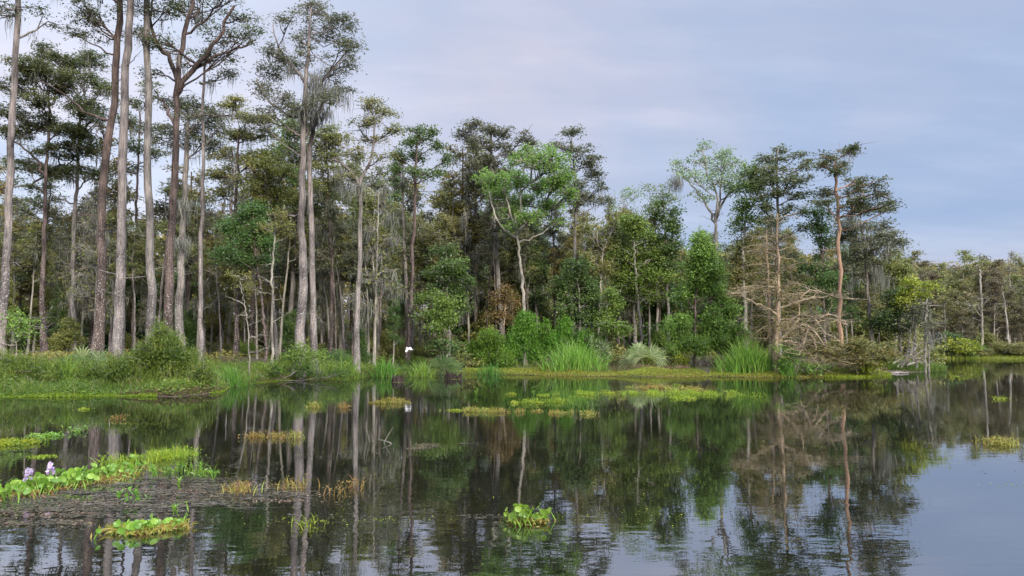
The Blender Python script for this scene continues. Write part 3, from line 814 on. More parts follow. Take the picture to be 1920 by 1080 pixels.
def bare_cypress():
    """young cypress shedding: many long drooping twigs, a haze of brown needles"""
    Y = 43.0
    root = None
    base = at(1457, 690, Y); base[2] = float(gz(base[0], base[1]))
    root = empty('bare_cypress', base)
    tag(root, 'half bare brown cypress with drooping tan twigs standing right of the reeds', 'tree')
    LAND.append((1457, 'the bare brown cypress'))
    m = Y / F
    tk, tw, lf = MB(), MB(), MB()
    P, R = make_trunk(tk, [base + np.array([0, 0, -.3])] + [at(x, y, Y) for x, y in [(1455, 655), (1458, 600), (1460, 540), (1459, 470), (1457, 400)]], 6.3 * m, 1.3 * m, flare=1.3)
    P2, R2 = make_trunk(tk, [at(1447, 710, Y + .5)] + [at(x, y, Y + .5) for x, y in [(1444, 620), (1441, 540), (1438, 480), (1437, 430)]], 4.5 * m, 1.0 * m, flare=1.2)
    tipl = []
    for (PP, n, lo, hi, ml) in ((P, 66, .3, .99, 4.2), (P2, 22, .2, .99, 1.9)):
        for k in range(n):
            t = rng.uniform(lo, hi)
            i = min(len(PP) - 1, int(t * (len(PP) - 1)))
            a = PP[i]
            az = rng.uniform(0, 2 * np.pi)
            ln = ml * (1 - t) ** .55 * rng.uniform(.55, 1.1) + .35
            d = np.array([math.cos(az), math.sin(az), 0])
            rise = rng.uniform(.05, .6) * (0.3 + 1.3 * t)
            b = a + d * ln * .5 + np.array([0, 0, rise * ln * .55])
            c = a + d * ln + np.array([0, 0, (rise - .35) * ln * .6])
            L_ = bez(a, b, c, 7)
            L_[1:] += rng.normal(size=(6, 3)) * .03
            tube(tw, L_, np.linspace(.028, .009, 7), 4)
            ns = int(6 + ln * 4)
            j = rng.uniform(1, 6, ns); jf = j.astype(int); fr = (j - jf)[:, None]
            A = L_[jf] * (1 - fr) + L_[np.minimum(jf + 1, 6)] * fr
            dd = d * .55 + rng.normal(size=(ns, 3)) * .45; dd[:, 2] -= .25
            B = A + dd * rng.uniform(.25, .75, (ns, 1))
            sticks(tw, A, B, .009, .004)
            tipl.append(A * .3 + B * .7); tipl.append(B)
    # the sprawling pale limbs at the foot
    for lp in ([(1460, 640), (1490, 615), (1515, 612), (1540, 640), (1560, 670), (1600, 682)], [(1462, 642), (1480, 640), (1505, 650), (1525, 672), (1540, 690)],
               [(1460, 620), (1485, 600), (1508, 590), (1530, 600), (1545, 622), (1575, 640)], [(1470, 633), (1495, 600), (1500, 560), (1520, 545), (1560, 552)],
               [(1505, 640), (1520, 615), (1545, 600), (1585, 600)], [(1500, 616), (1520, 628), (1530, 655), (1524, 680)], [(1460, 590), (1430, 575), (1400, 560), (1385, 545)],
               [(1460, 580), (1500, 565), (1540, 555), (1600, 560)], [(1515, 612), (1509, 640), (1500, 665)], [(1530, 600), (1560, 590), (1590, 610)]):
        dy = -rng.uniform(.2, 2.2)
        S = spline([at(x, y, Y + dy * k / (len(lp) - 1)) for k, (x, y) in enumerate(lp)], 16)
        S[1:-1] += rng.normal(size=(14, 3)) * .03
        tube(tw, S, np.linspace(.085, .022, 16), 6)
        for k in range(3, 16):
            for _ in range(2):
                dvec = rng.normal(size=3) * np.array([.8, .5, .35]); dvec[2] += .1
                e = S[k] + dvec * rng.uniform(.4, .8)
                sticks(tw, [S[k]], [e], .018, .008)
                f = e + rng.normal(size=(3, 3)) * np.array([.3, .25, .18])
                sticks(tw, np.repeat([e], 3, 0), f, .009, .004)
                tipl.append(f[:1])
    T = np.vstack(tipl)
    Tn = np.repeat(T, 2, 0)
    Tn = Tn + rng.normal(size=Tn.shape) * .09
    leaves(lf, Tn, .15, .045, np.clip(rng.normal(.55, .25, len(Tn)), 0, 1), -.2, .4)
    tk.build('trunk', M['b_tan'], root, base, True)
    tw.build('branches', M['twig'], root, base)
    lf.build('crown', M['yellow_brown'], root, base)


bare_cypress()

# ---- broadleaf mass along the middle of the bank
broad = [
    ('vine covered tree of bright leaves on a thin dark trunk', 44, [(1305, 690), (1303, 640), (1304, 560), (1308, 470)], (9, 4),
     [(1308, 450, 22, 16), (1318, 475, 28, 16), (1295, 500, 30, 18), (1330, 510, 30, 18), (1305, 535, 32, 18), (1345, 550, 28, 18), (1285, 560, 26, 16), (1360, 580, 26, 18), (1330, 585, 26, 16), (1285, 600, 26, 16), (1318, 620, 28, 16), (1355, 615, 24, 16)], 'broad', 'mid_green', 'b_dark', 'the vine covered tree'),
    ('rounded green tree with dense layered leaves left of the palmetto', 47, [(1090, 690), (1088, 620), (1085, 540)], (8, 4),
     [(1078, 502, 26, 14), (1062, 528, 30, 16), (1098, 530, 30, 16), (1075, 555, 36, 16), (1108, 562, 26, 15), (1055, 580, 30, 14), (1095, 590, 30, 14)], 'broad', 'dark_green', 'b_grey', None),
    ('small bright green tree between the rounded tree and the palmetto', 46.5, [(1140, 690), (1138, 640), (1140, 570)], (6, 3),
     [(1138, 548, 18, 12), (1150, 572, 22, 14), (1132, 592, 22, 14), (1150, 612, 24, 12)], 'broad', 'mid_green', 'b_pale', None),
    ('tall leafy tree with mixed green foliage above the palmetto', 49, [(1205, 690), (1200, 600), (1190, 500), (1188, 450)], (9, 4),
     [(1190, 420, 24, 14), (1175, 440, 28, 16), (1215, 440, 26, 15), (1195, 468, 34, 16), (1165, 478, 26, 15), (1225, 480, 28, 16), (1200, 505, 36, 16), (1240, 520, 28, 15), (1180, 525, 28, 16), (1215, 550, 34, 16)], 'broad', 'mid_green', 'b_pale', 'the leafy tree above the palmetto'),
    ('dark green tree with a broken top beside the moss tuft', 53, [(1255, 690), (1252, 560), (1250, 470), (1248, 420)], (9, 4),
     [(1245, 385, 20, 10), (1262, 395, 14, 9), (1230, 405, 22, 13), (1255, 425, 26, 15), (1235, 450, 26, 16), (1262, 465, 26, 16), (1250, 500, 30, 18)], 'broad', 'dark_green', 'b_grey', None),
    ('dark leafy tree hanging over the left bank in front of thin trunks', 42, [(500, 700), (496, 620), (488, 540), (480, 470)], (9, 5),
     [(470, 395, 36, 16), (440, 420, 34, 16), (490, 425, 34, 16), (455, 450, 36, 16), (500, 460, 30, 14), (430, 475, 30, 14), (480, 490, 36, 14)], 'broad', 'dark_green', 'b_dark', 'the dark leafy left bank tree'),
    ('green tree crown left of the tallest cypress, standing mid wood', 46, [(520, 690), (515, 600), (508, 500), (505, 380)], (9, 4),
     [(505, 285, 24, 14), (490, 310, 30, 16), (525, 320, 30, 16), (500, 345, 34, 16), (475, 350, 24, 14), (530, 360, 28, 14), (505, 380, 34, 14)], 'broad', 'olive', 'b_grey', None),
    ('dark bushy tree beside the small dark crowned tree', 48, [(845, 690), (842, 620), (838, 540)], (7, 4),
     [(830, 470, 28, 14), (848, 495, 32, 16), (820, 510, 28, 14), (855, 525, 32, 16), (832, 545, 34, 16), (865, 555, 24, 14), (845, 575, 36, 15)], 'broad', 'dark_green', 'b_grey', None),
    ('low leafy tree whose green tier hides the trunk right of the egret', 45, [(832, 690), (828, 640), (822, 600)], (6, 3),
     [(810, 560, 26, 10), (835, 570, 26, 10), (815, 590, 30, 11), (845, 598, 22, 10), (825, 612, 28, 10)], 'broad', 'mid_green', 'b_pale', None),
    ('yellow leaved tree leaning out at the right end of the bank', 50, [(1718, 690), (1717, 640), (1716, 580)], (6, 3),
     [(1712, 528, 24, 9), (1735, 535, 16, 8), (1695, 545, 20, 9), (1722, 552, 22, 9), (1690, 562, 16, 7)], 'broad', 'yellow', 'b_grey', 'the yellow leaved tree'),
    ('tall yellow green tree behind the yellow leaved one', 56, [(1680, 690), (1678, 600), (1675, 520)], (7, 3),
     [(1672, 475, 22, 14), (1660, 500, 26, 14), (1690, 505, 20, 12), (1670, 525, 26, 13)], 'broad', 'olive', 'b_grey', None),
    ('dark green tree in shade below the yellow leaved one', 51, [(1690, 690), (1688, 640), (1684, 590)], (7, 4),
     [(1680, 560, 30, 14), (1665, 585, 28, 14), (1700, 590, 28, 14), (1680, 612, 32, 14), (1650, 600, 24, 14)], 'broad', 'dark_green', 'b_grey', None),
    ('dark green tree filling the space under the orange brown trunk', 50, [(1545, 690), (1545, 600), (1542, 520)], (8, 4),
     [(1540, 400, 24, 12), (1535, 425, 24, 12), (1545, 452, 26, 12), (1530, 500, 34, 15), (1560, 520, 30, 15), (1545, 545, 36, 15), (1515, 540, 26, 15)], 'broad', 'dark_green', 'b_dark', None),
    ('olive tree behind the bare brown cypress, right half of the bank', 52, [(1400, 690), (1400, 600), (1400, 520)], (8, 4),
     [(1395, 460, 26, 14), (1380, 485, 26, 14), (1415, 490, 30, 14), (1395, 515, 34, 15), (1430, 525, 30, 14), (1380, 545, 28, 14)], 'broad', 'olive', 'b_grey', None),
    ('rusty brown small tree among grey trunks behind the feathery bushes', 48, [(940, 690), (945, 620), (948, 570)], (5, 3),
     [(948, 545, 22, 12), (930, 562, 22, 11), (960, 570, 22, 11), (945, 588, 26, 11), (925, 595, 20, 10)], 'sparse', 'rust', 'b_tan', None),
    ('grey green tree with a ragged top behind the rounded green tree', 52, [(1120, 690), (1125, 560), (1130, 470)], (8, 4),
     [(1105, 430, 26, 14), (1135, 425, 24, 13), (1120, 452, 32, 14), (1145, 470, 26, 14), (1100, 480, 28, 14), (1130, 500, 30, 15), (1155, 405, 18, 10, .7)], 'sparse', 'olive', 'b_pale', None),
    ('young green sapling at the left edge under the pale trunk', 33, [(30, 690), (32, 640), (34, 600)], (4, 2),
     [(35, 592, 16, 8), (50, 602, 18, 8), (28, 612, 18, 8), (45, 622, 18, 8)], 'sparse', 'mid_green', 'b_pale', None),
    ('pale slanting sapling left of the tallest cypress', 37, [(470, 700), (466, 640), (460, 580), (450, 530)], (4, 2),
     [(450, 520, 20, 9, .5), (462, 535, 16, 8, .5)], 'sparse', 'olive', 'b_pale', 'the pale slanting sapling'),
    ('slim pale tree with a clean trunk just left of the tallest cypress', 39, [(513, 700), (510, 600), (512, 500), (518, 420)], (8, 4),
     [(515, 400, 24, 9, .5), (530, 420, 22, 9, .5), (505, 425, 20, 9, .5)], 'sparse', 'olive', 'b_pale', None),
]
for lab, Y, tr, w, bl, kd, lf_, bk, mk in broad:
    px_tree(lab, Y, tr, w, bl, kd, lf_, bk, name='broadleaf_tree', dens=.95 if kd == 'broad' else 1.2, nclump=1.15, mark=mk, flare=1.2)

# ---- crowns of dark cypresses filling the left behind the tall trunks
px_tree('cypress with heavy dark crown spreading behind the leftmost pale trunk', 46, [(82, 690), (80, 560), (84, 420), (88, 300), (92, 200)], (16, 6),
        [(88, 98, 34, 15), (55, 120, 40, 17), (125, 112, 34, 16), (90, 140, 46, 17), (30, 160, 34, 16), (65, 185, 44, 16), (120, 170, 36, 15), (15, 205, 34, 15), (75, 225, 44, 15), (30, 250, 40, 14), (115, 240, 34, 12, .8)],
        leaf='cyp_dark', bark='b_dark', dens=1.3, moss=.5, nclump=1.15, limbs=[([(86, 330), (60, 290), (20, 260)], 6, 3)], mark='the heavy crowned cypress')
px_tree('cypress with stacked dark foliage tiers between the two leftmost tall trunks', 48, [(138, 690), (135, 560), (138, 420), (145, 330), (150, 220)], (15, 6),
        [(170, 112, 34, 16), (150, 145, 40, 16), (185, 165, 34, 15), (150, 195, 42, 15), (175, 215, 34, 14), (130, 245, 44, 14), (100, 282, 48, 14), (155, 275, 38, 13), (60, 315, 44, 13), (120, 325, 46, 13), (70, 350, 44, 12, .8), (170, 320, 34, 12, .8)],
        leaf='cyp_dark', bark='b_grey', dens=1.25, moss=.8, nclump=1.15, limbs=[([(140, 330), (110, 310), (60, 345), (20, 350)], 6, 3)])
px_tree('cypress with a thin dark trunk and mossy limbs behind the lichen flecked trunk', 50, [(250, 690), (252, 560), (255, 420), (258, 330), (262, 210)], (11, 4),
        [(255, 195, 34, 14), (290, 170, 34, 14), (240, 225, 34, 13), (285, 240, 36, 13), (250, 270, 36, 13), (300, 285, 34, 12), (240, 320, 34, 12, .8)],
        leaf='cyp_dark', bark='b_dark', dens=1.1, moss=1.1, limb_min=5)
px_tree('brownish cypress with broad crown left of the tallest cypress', 47, [(440, 690), (445, 560), (440, 420), (445, 330), (450, 240)], (12, 4),
        [(440, 195, 34, 14), (470, 220, 34, 14), (430, 250, 30, 13), (465, 255, 34, 13), (500, 250, 30, 12), (430, 290, 34, 13), (475, 295, 34, 13), (415, 325, 34, 13), (460, 335, 36, 13), (410, 365, 30, 12)],
        leaf='cyp_brown', bark='b_dark', dens=1.1, moss=.8, nclump=1.1, limb_min=5)
px_tree('cypress whose olive crown fills the space right of the tallest cypress', 49, [(620, 690), (622, 560), (618, 420), (615, 340), (612, 290)], (12, 5),
        [(610, 250, 34, 13), (640, 262, 30, 13), (595, 275, 30, 12), (628, 290, 36, 13), (605, 312, 34, 13), (645, 318, 30, 12), (620, 340, 36, 13), (590, 352, 30, 12)],
        leaf='cyp_brown', bark='b_dark', dens=1.15, moss=.9, limb_min=5)

print('heroes done')
# ------------------------------------------------------------------ the wood behind: copies of a few kinds of tree
def proto(name, kind, leaf, bark, H=16.0, r=.2, lo=.4, n=11, wx=2.3, dens=1.0, moss=.5, Y=62, seed=0, lean=.4, zr=.7):
    base = np.zeros(3)
    root = empty(name, base)
    tk, tw, lf, ms = MB(), MB(), MB(), MB()
    bend = rng.normal(size=2) * lean
    pts = [np.array([0, 0, -.3]), np.array([bend[0] * .3, bend[1] * .3, H * .35]), np.array([bend[0], bend[1], H * .7]), np.array([bend[0] * .6, bend[1] * .6, H * .97])]
    P, R = make_trunk(tk, pts, r, r * .25, flare=1.4, sides=8)
    B = []
    for k in range(n):
        t = lo + (1 - lo) * (k + rng.uniform(0, .8)) / n
        az = rng.uniform(0, 2 * np.pi)
        rr = wx * (1.05 - .55 * ((t - lo) / (1 - lo)) ** 1.5)
        c = np.array([bend[0] + math.cos(az) * rr * rng.uniform(.25, .9), bend[1] + math.sin(az) * rr * rng.uniform(.25, .9), H * t])
        B.append((c, (rr * .55, rr * .55, zr * rng.uniform(.7, 1.2)), 1.0))
    crown(tw, lf, ms, P, R, B, kind, Y, dens, moss, 1.0, .35)
    tk.build('trunk', M[bark], root, base, True)
    tw.build('branches', M[bark], root, base)
    if lf.n: lf.build('crown', M[leaf], root, base)
    if ms.n: ms.build('hanging_moss', M['moss'], root, base)
    root['H'] = H
    return root


def copy_tree(root):
    c = root.copy(); COL.objects.link(c)
    for ch in root.children:
        d = ch.copy(); COL.objects.link(d); d.parent = c
    return c


def ordinal(k):
    w = ['first', 'second', 'third', 'fourth', 'fifth', 'sixth', 'seventh', 'eighth', 'ninth', 'tenth', 'eleventh', 'twelfth', 'thirteenth', 'fourteenth', 'fifteenth',
         'sixteenth', 'seventeenth', 'eighteenth', 'nineteenth', 'twentieth']
    return w[k] if k < 20 else str(k + 1) + 'th'


def seen_px(o):
    p = o.location
    d = np.array([p.x, p.y, p.z - CAMH + 4])
    f = d[1] * CT + d[2] * ST
    return 960 + F * d[0] / f


PROTO = []
used = set()
BARE_FIRST = True
specs = [('cypress_tree', 'cypress', 'cyp_dark', 'b_dark', 'dark'), ('cypress_tree', 'cypress', 'cyp_brown', 'b_grey', 'brownish'), ('cypress_tree', 'cypress', 'cyp_grey', 'b_pink', 'grey green'),
         ('cypress_tree', 'cypress', 'gold', 'b_dark', 'golden olive'), ('cypress_tree', 'cypress', 'cyp_dark', 'b_grey', 'dark'),
         ('broadleaf_tree', 'broad', 'olive', 'b_grey', 'olive'), ('broadleaf_tree', 'broad', 'dark_green', 'b_pale', 'dark green')]
for k, (nm, kd, lf_, bk, adj) in enumerate(specs):
    p = proto(nm, kd, lf_, bk, r=.17 + .03 * (k % 3), n=13 if kd == 'cypress' else 12, lo=[.45, .5, .4, .55, .5, .35, .3][k], wx=[2.2, 2.6, 1.9, 2.2, 2.8, 2.0, 1.8][k],
              dens=.72 if kd == 'cypress' else .7, moss=[.5, .9, .4, 1.0, .6, .3, .2][k], zr=.7 if kd == 'cypress' else 1.1)
    PROTO.append((p, adj))
for k in range(2):
    p = proto('bare_tree', 'sparse', 'olive', 'b_pale', H=14, r=.11, lo=.3, n=12, wx=2.0, dens=.14, moss=1.2, zr=1.0)
    PROTO.append((p, 'pale bare branched'))
# slim trunks with a scrap of foliage on top, and pole-like pale stems
for k, (lf_, bk, adj) in enumerate([('cyp_brown', 'b_pink', 'slim pinkish'), ('olive', 'b_pale', 'slim pale'), ('cyp_grey', 'b_dark', 'slim dark')]):
    p = proto('slim_tree', 'cypress', lf_, bk, H=13, r=.10, lo=.6, n=7, wx=1.4, dens=.8, moss=.6)
    PROTO.append((p, adj))

ENV = np.array([(-200, 380), (0, 390), (90, 385), (200, 390), (260, 400), (330, 380), (400, 370), (450, 350), (520, 350), (620, 345), (700, 355), (850, 360), (900, 360), (1000, 370), (1100, 390),
                (1150, 400), (1230, 420), (1290, 440), (1340, 430), (1400, 400), (1460, 400), (1520, 430), (1600, 430), (1660, 455), (1720, 500)])


def env(x):
    return float(np.interp(x, ENV[:, 0], ENV[:, 1]))


def place(proto_i, px, Y, top):
    src, adj = PROTO[proto_i]
    o = src if proto_i not in used else copy_tree(src)
    used.add(proto_i)
    b = at(px, 640, Y); x, y = b[0], b[1]
    z = float(gz(x, y))
    ztop = at(px, top, Y)[2]
    s = (ztop - z) / src['H']
    wsc = s * rng.uniform(.85, 1.15)
    o.location = (x, y, z)
    o.rotation_euler = (rng.normal() * .015, rng.normal() * .02, rng.uniform(0, 6.28))
    o.scale = (wsc, wsc, s)
    return o, adj


bg = []
x = -130.0
while x < 1700:
    for row, (y0, y1) in enumerate(((51, 60), (61, 74), (76, 94))):
        px = x + rng.uniform(-22, 22)
        Y = rng.uniform(max(y0, 56) if px > 760 else y0, y1)
        if px > 760 and row == 0: Y = rng.uniform(56, 62)
        if px > 1690 - row * 10: continue
        top = env(px) + rng.uniform(-18, 80) + row * 14 - (rng.uniform(60, 130) if rng.random() < .2 and px < 900 else 0) - (rng.uniform(60, 200) if rng.random() < .27 and px < 560 and row < 2 else 0)
        if rng.random() < (.12 if px < 700 else .22): continue
        k = int(rng.choice([0, 1, 2, 3, 4, 5, 6], p=[.18, .2, .14, .14, .16, .1, .08]))
        if px > 1000 and rng.random() < .5: k = int(rng.choice([5, 6]))
        elif px < 700 and rng.random() < .35: k = 3
        o, adj = place(k, px, Y, top)
        bg.append((px, o, adj, 'cypress' if k < 5 else 'leafy tree', 'trees standing in the wood behind the bank'))
    x += 33
# lower trees filling the height between the bushes and the crowns
x = -70.0
while x < 1300:
    px = x + rng.uniform(-20, 20)
    k = int(rng.choice([5, 6, 3, 2, 7], p=[.3, .2, .2, .15, .15]))
    o, adj = place(k, px, rng.uniform(47, 62) if px < 740 else rng.uniform(56, 64), rng.uniform(455, 560))
    bg.append((px, o, adj, 'low cypress' if k in (2, 3) else 'low tree', 'lower trees standing in the wood behind the bank'))
    x += 38
# slim trunks
x = -60.0
while x < 1330:
    px = x + rng.uniform(-9, 9)
    Y = rng.uniform(45.5, 58) if px < 760 else rng.uniform(54, 62)
    if px > 1000 and rng.random() < .4: x += 30; continue
    if 725 < px < 810 and Y < 54: x += 13; continue
    k = 9 + int(rng.integers(0, 3))
    if rng.random() < .3: k = 7 + int(rng.integers(0, 2))
    o, adj = place(k, px, Y, rng.uniform(330, 450))
    bg.append((px, o, adj, 'tree', 'slim trunks crowding the edge of the wood'))
    x += 13 if 440 < x < 1000 else 18
# understorey bushes and saplings
def bush_mesh(kind, leaf, n, w, h, dens=1.0, Y=50):
    tk, lf = MB(), MB()
    P = np.array([[0, 0, z] for z in np.linspace(-.1, h * .5, 8)]); R = np.full(8, .05)
    B = []
    for k in range(n):
        az = rng.uniform(0, 6.28); rr = rng.uniform(0, w)
        hh = h * rng.uniform(.2, 1.0) * (1 - .45 * rr / w)
        B.append((np.array([math.cos(az) * rr, math.sin(az) * rr, hh]), (w * .42, w * .42, h * .22), 1.0))
    crown(tk, lf, None, P, R, B, kind, Y, dens, 0, .8, .6)
    return tk, lf


BUSH = []
for leaf, kd, adj in (('dark_green', 'broad', 'dark green'), ('olive', 'sparse', 'olive'), ('olive', 'broad', 'dense olive'), ('cyp_brown', 'cypress', 'brownish'), ('mid_green', 'broad', 'green')):
    tk, lf = bush_mesh(kd, leaf, 8, 1.7, 3.6, dens=.9 if kd != 'sparse' else 1.6)
    r_ = empty('understorey_bush', (0, 0, 0))
    tk.build('stems', M['b_grey'], r_); lf.build('foliage', M[leaf], r_)
    BUSH.append((r_, adj))
bused = set()


def put_bush(k, px, Y, hs, ws=1.0):
    src, adj = BUSH[k]
    o = src if k not in bused else copy_tree(src)
    bused.add(k)
    p = at(px, 640, Y)
    o.location = (p[0], p[1], float(gz(p[0], p[1])) - .1)
    o.rotation_euler = (0, 0, rng.uniform(0, 6.28))
    o.scale = (ws * hs, ws * hs, hs)
    return o, adj


bgb = []
for (x0, x1, step, ya, yb, h0, h1) in ((-80, 1700, 62, 47, 56, .35, .8), (-80, 1700, 34, 58, 80, .9, 1.9)):
    x = x0
    while x < x1:
        px = x + rng.uniform(-20, 20)
        o, adj = put_bush(int(rng.choice(5, p=[.22, .26, .22, .2, .1])), px, max(rng.uniform(ya, yb), rng.uniform(53, 57) if px > 760 else 0), rng.uniform(h0, h1))
        bgb.append((px, o, adj, 'bush', 'bushes under the trees of the wood'))
        x += step

# ---- the far shore on the right
FAR = []
for k, (nm, kd, lf_, bk, adj) in enumerate([('cypress_tree', 'cypress', 'far_brown', 'b_pink', 'brown'), ('cypress_tree', 'cypress', 'cyp_brown', 'b_pale', 'brownish green'),
                                            ('cypress_tree', 'cypress', 'olive', 'b_pink', 'olive'), ('bare_tree', 'cypress', 'cyp_brown', 'b_pale', 'nearly bare pale')]):
    p = proto(nm, kd, lf_, bk, H=15, r=.16, lo=.35 if k < 3 else .3, n=13, wx=3.0, dens=.9 if k < 3 else .14, moss=.5, Y=90 if k < 3 else 60, zr=.75)
    PROTO.append((p, adj)); FAR.append(len(PROTO) - 1)
fars = []
for row, (ya, yb, st) in enumerate(((93, 98, 22), (101, 110, 26), (114, 128, 26))):
    x = 1690.0
    while x < 2010:
        px = x + rng.uniform(-8, 8)
        k = FAR[int(rng.choice(4, p=[.34, .12, .12, .42] if row == 0 else [.5, .2, .22, .08]))]
        if row == 0: top = rng.uniform(505, 600)
        elif row == 1: top = rng.uniform(487, 530)
        else: top = rng.uniform(474, 500)
        o, adj = place(k, px, rng.uniform(ya, yb), top)
        fars.append((px, o, adj, 'tree', 'trees on the far shore'))
        x += st
farb = []
x = 1745.0
while x < 2000:
    o, adj = put_bush(int(rng.choice(5, p=[.3, .2, .2, .2, .1])), x, rng.uniform(90.5, 92.5), rng.uniform(.45, .8), 1.5)
    farb.append((x, o, adj, 'bush', 'bushes on the far shore'))
    x += rng.uniform(14, 26)


def autolabel(lst, fmt_between, marks):
    marks = sorted(marks)
    cnt = {}
    for (px, o, adj, noun, grp) in sorted(lst, key=lambda e: e[0]):
        px = seen_px(o)
        a = [m for m in marks if m[0] <= px]; b = [m for m in marks if m[0] > px]
        if a and b: where = 'between %s and %s' % (a[-1][1], b[0][1])
        elif b: where = 'left of ' + b[0][1]
        else: where = 'right of ' + a[-1][1]
        key = (noun, adj, where)
        k = cnt.get(key, 0); cnt[key] = k + 1
        tag(o, '%s %s %s %s, %s' % (ordinal(k), adj, fmt_between, noun, where), 'bush' if noun == 'bush' else 'tree', grp)


short = {}
MK = [(4, 'the edge trunk'), (190, 'the leaning trunk'), (281, 'the lichen trunk'), (376, 'the slender cypress'), (567, 'the tallest cypress'), (676, 'the bent cypress'), (776, 'the egret tree'),
      (985, 'the bright tree'), (1100, 'the gap'), (1190, 'the palmetto'), (1305, 'the vine tree'), (1457, 'the bare cypress'), (1575, 'the orange trunk')]
MK = [(x, n) for x, n in MK if n != 'the gap']
autolabel(bg[:], 'background', MK)
autolabel([b for b in bgb], 'understorey', MK)
FM = [(1722, 'the yellow tree'), (1800, 'the yellow tipped bush'), (1890, 'the pale snag')]
autolabel(fars, 'far shore', FM)
autolabel(farb, 'far shore', FM)

# far wood closing the view
mb = MB(); st = MB()
n = 4200
pxs = rng.uniform(-260, 2150, n); Ys = rng.uniform(100, 150, n)
Ys = np.where(pxs > 1690, rng.uniform(128, 165, n), Ys)
tops = np.interp(pxs, [-260, 0, 400, 800, 1200, 1690, 1750, 1960, 2150], [430, 430, 450, 470, 470, 490, 498, 496, 500])
for px, Y, tp in zip(pxs, Ys, tops):
    zt = at(px, tp, Y)[2]; p = at(px, 640, Y)
    c = np.array([p[0], p[1], zt * rng.random() ** .7])
    g = rng.normal(size=(52, 3)) * np.array([1.3, 1.3, .45])
    leaves(mb, c + g, .75, .34, np.clip(rng.beta(2, 2) + rng.uniform(-.2, .2, 52), 0, 1), 0, .5)
o = mb.build('far_woods', M['gold']); tag(o, 'distant mass of trees closing the view beyond the near trunks', 'woods', kind='stuff')
del mb

mb = MB()
for px, Y in zip(rng.uniform(1670, 2100, 1300), rng.uniform(104, 130, 1300)):
    p = at(px, 640, Y); c = np.array([p[0], p[1], .3 + rng.uniform(0, 1) ** 1.3 * (at(px, 560, Y)[2])])
    leaves(mb, c + rng.normal(size=(26, 3)) * np.array([1.2, 1.0, .6]), .5, .24, np.clip(rng.beta(2, 2) + rng.uniform(-.2, .2, 26), 0, 1), 0, .3)
tag(mb.build('far_undergrowth', M['far_brown']), 'brownish undergrowth between the far shore trunks', 'undergrowth', kind='stuff')

# far shore details
px_tree('leaning pale dead trunk on the far shore at the right', 92.5, [(1893, 668), (1890, 620), (1885, 580), (1880, 548)], (7, 3), [(1884, 575, 8, 4, .3)], 'sparse', 'olive', 'b_pale', name='dead_trunk', dens=.2, flare=1.1)
px_tree('tall crooked pale trunk rising above bare twigs on the far shore', 92, [(1842, 668), (1842, 620), (1840, 560), (1838, 520), (1836, 505)], (7, 3),
        [(1850, 560, 22, 10, .5), (1825, 575, 22, 10, .5)], 'sparse', 'olive', 'b_pale', name='dead_trunk', dens=.1, flare=1.1)
px_tree('pale thin trunk pair at the water beside the heaped dead branches', 49, [(1736, 690), (1735, 640), (1737, 590), (1738, 560)], (5, 3), [(1735, 590, 18, 10, .6), (1745, 610, 14, 8, .6), (1725, 570, 20, 8, .6)], 'cypress', 'cyp_grey', 'b_pale',
        name='slim_tree', dens=.6, moss=1.5, trunk2=([(1741, 690), (1742, 650), (1743, 620)], 4, 2), flare=1.1, extra_moss=[(1752, 628, 5, 1.2)])
px_tree('thin slanting pale trunks leaning from the dark bank end', 50, [(1700, 690), (1704, 640), (1710, 600), (1712, 575)], (5, 3), [(1708, 575, 16, 8, .6)], 'cypress', 'cyp_grey', 'b_pale',
        name='slim_tree', dens=.6, moss=1, trunk2=([(1712, 690), (1713, 640), (1714, 600)], 4, 3), flare=1.1)


# ------------------------------------------------------------------ bushes on the bank
def px_bush(label, Y, blobs, leaf, kind='broad', name='leafy_bush', dens=1.0, group=None, nclump=1.0, stem='b_grey', cat='bush'):
    m = Y / F
    cx = np.mean([b[0] for b in blobs])
    if 760 < cx < 1480 and Y < 50: Y += 3.8
    base = at(cx, 660, Y); base[2] = float(gz(base[0], base[1]))
    root = empty(name, base); tag(root, label, cat, group)
    tw, lf = MB(), MB()
    H = max(at(b[0], b[1], Y)[2] for b in blobs)
    wx = max(.4, (max(b[0] for b in blobs) - min(b[0] for b in blobs)) * m * .35)
    stems = []
    for k in range(7):
        a = base + np.array([rng.uniform(-.4, .4) * wx, rng.uniform(-.3, .3), -.15])
        b = base + np.array([rng.uniform(-1, 1) * wx, rng.uniform(-.5, .5), (H - base[2]) * rng.uniform(.4, .8)])
        S = bez(a, (a + b) / 2 + rng.normal(size=3) * .1, b, 8); sr = .03 if H - base[2] > 1.3 else .008; tube(tw, S, np.linspace(sr, sr * .4, 8), 5); stems.append(S)
    P = np.vstack(stems); R = np.full(len(P), .03)
    B = []
    for b in blobs:
        c = at(b[0], b[1], Y + rng.uniform(-.8, .8) * min(1.2, b[2] * m))
        B.append((c, (b[2] * m, max(.4, b[2] * m * .9), b[3] * m), b[4] if len(b) > 4 else 1.0))
    crown(tw, lf, None, P, R, B, kind, Y, dens, 0, .7, .5, nclump)
    if kind == 'willow':
        for (c, r, w_) in B:
            k = int(26 * r[0] * r[0] / .4) + 6
            u = norm(rng.normal(size=(k, 3))); u[:, 2] = np.abs(u[:, 2])
            Q = c + u * r * rng.uniform(.6, 1.0, (k, 1))
            blades(lf, Q, .55, .55, .022, rng.uniform(.3, 1, k), 3)
            for q_ in Q[::3]:
                e = q_ + rng.normal(size=(7, 3)) * (.07, .07, .12) + (0, 0, .3)
                leaves(lf, e, .13, .035, rng.uniform(.4, 1, 7), .6, 0)
    tw.build('stems', M[stem], root, base); lf.build('foliage', M[leaf], root, base)
    return root


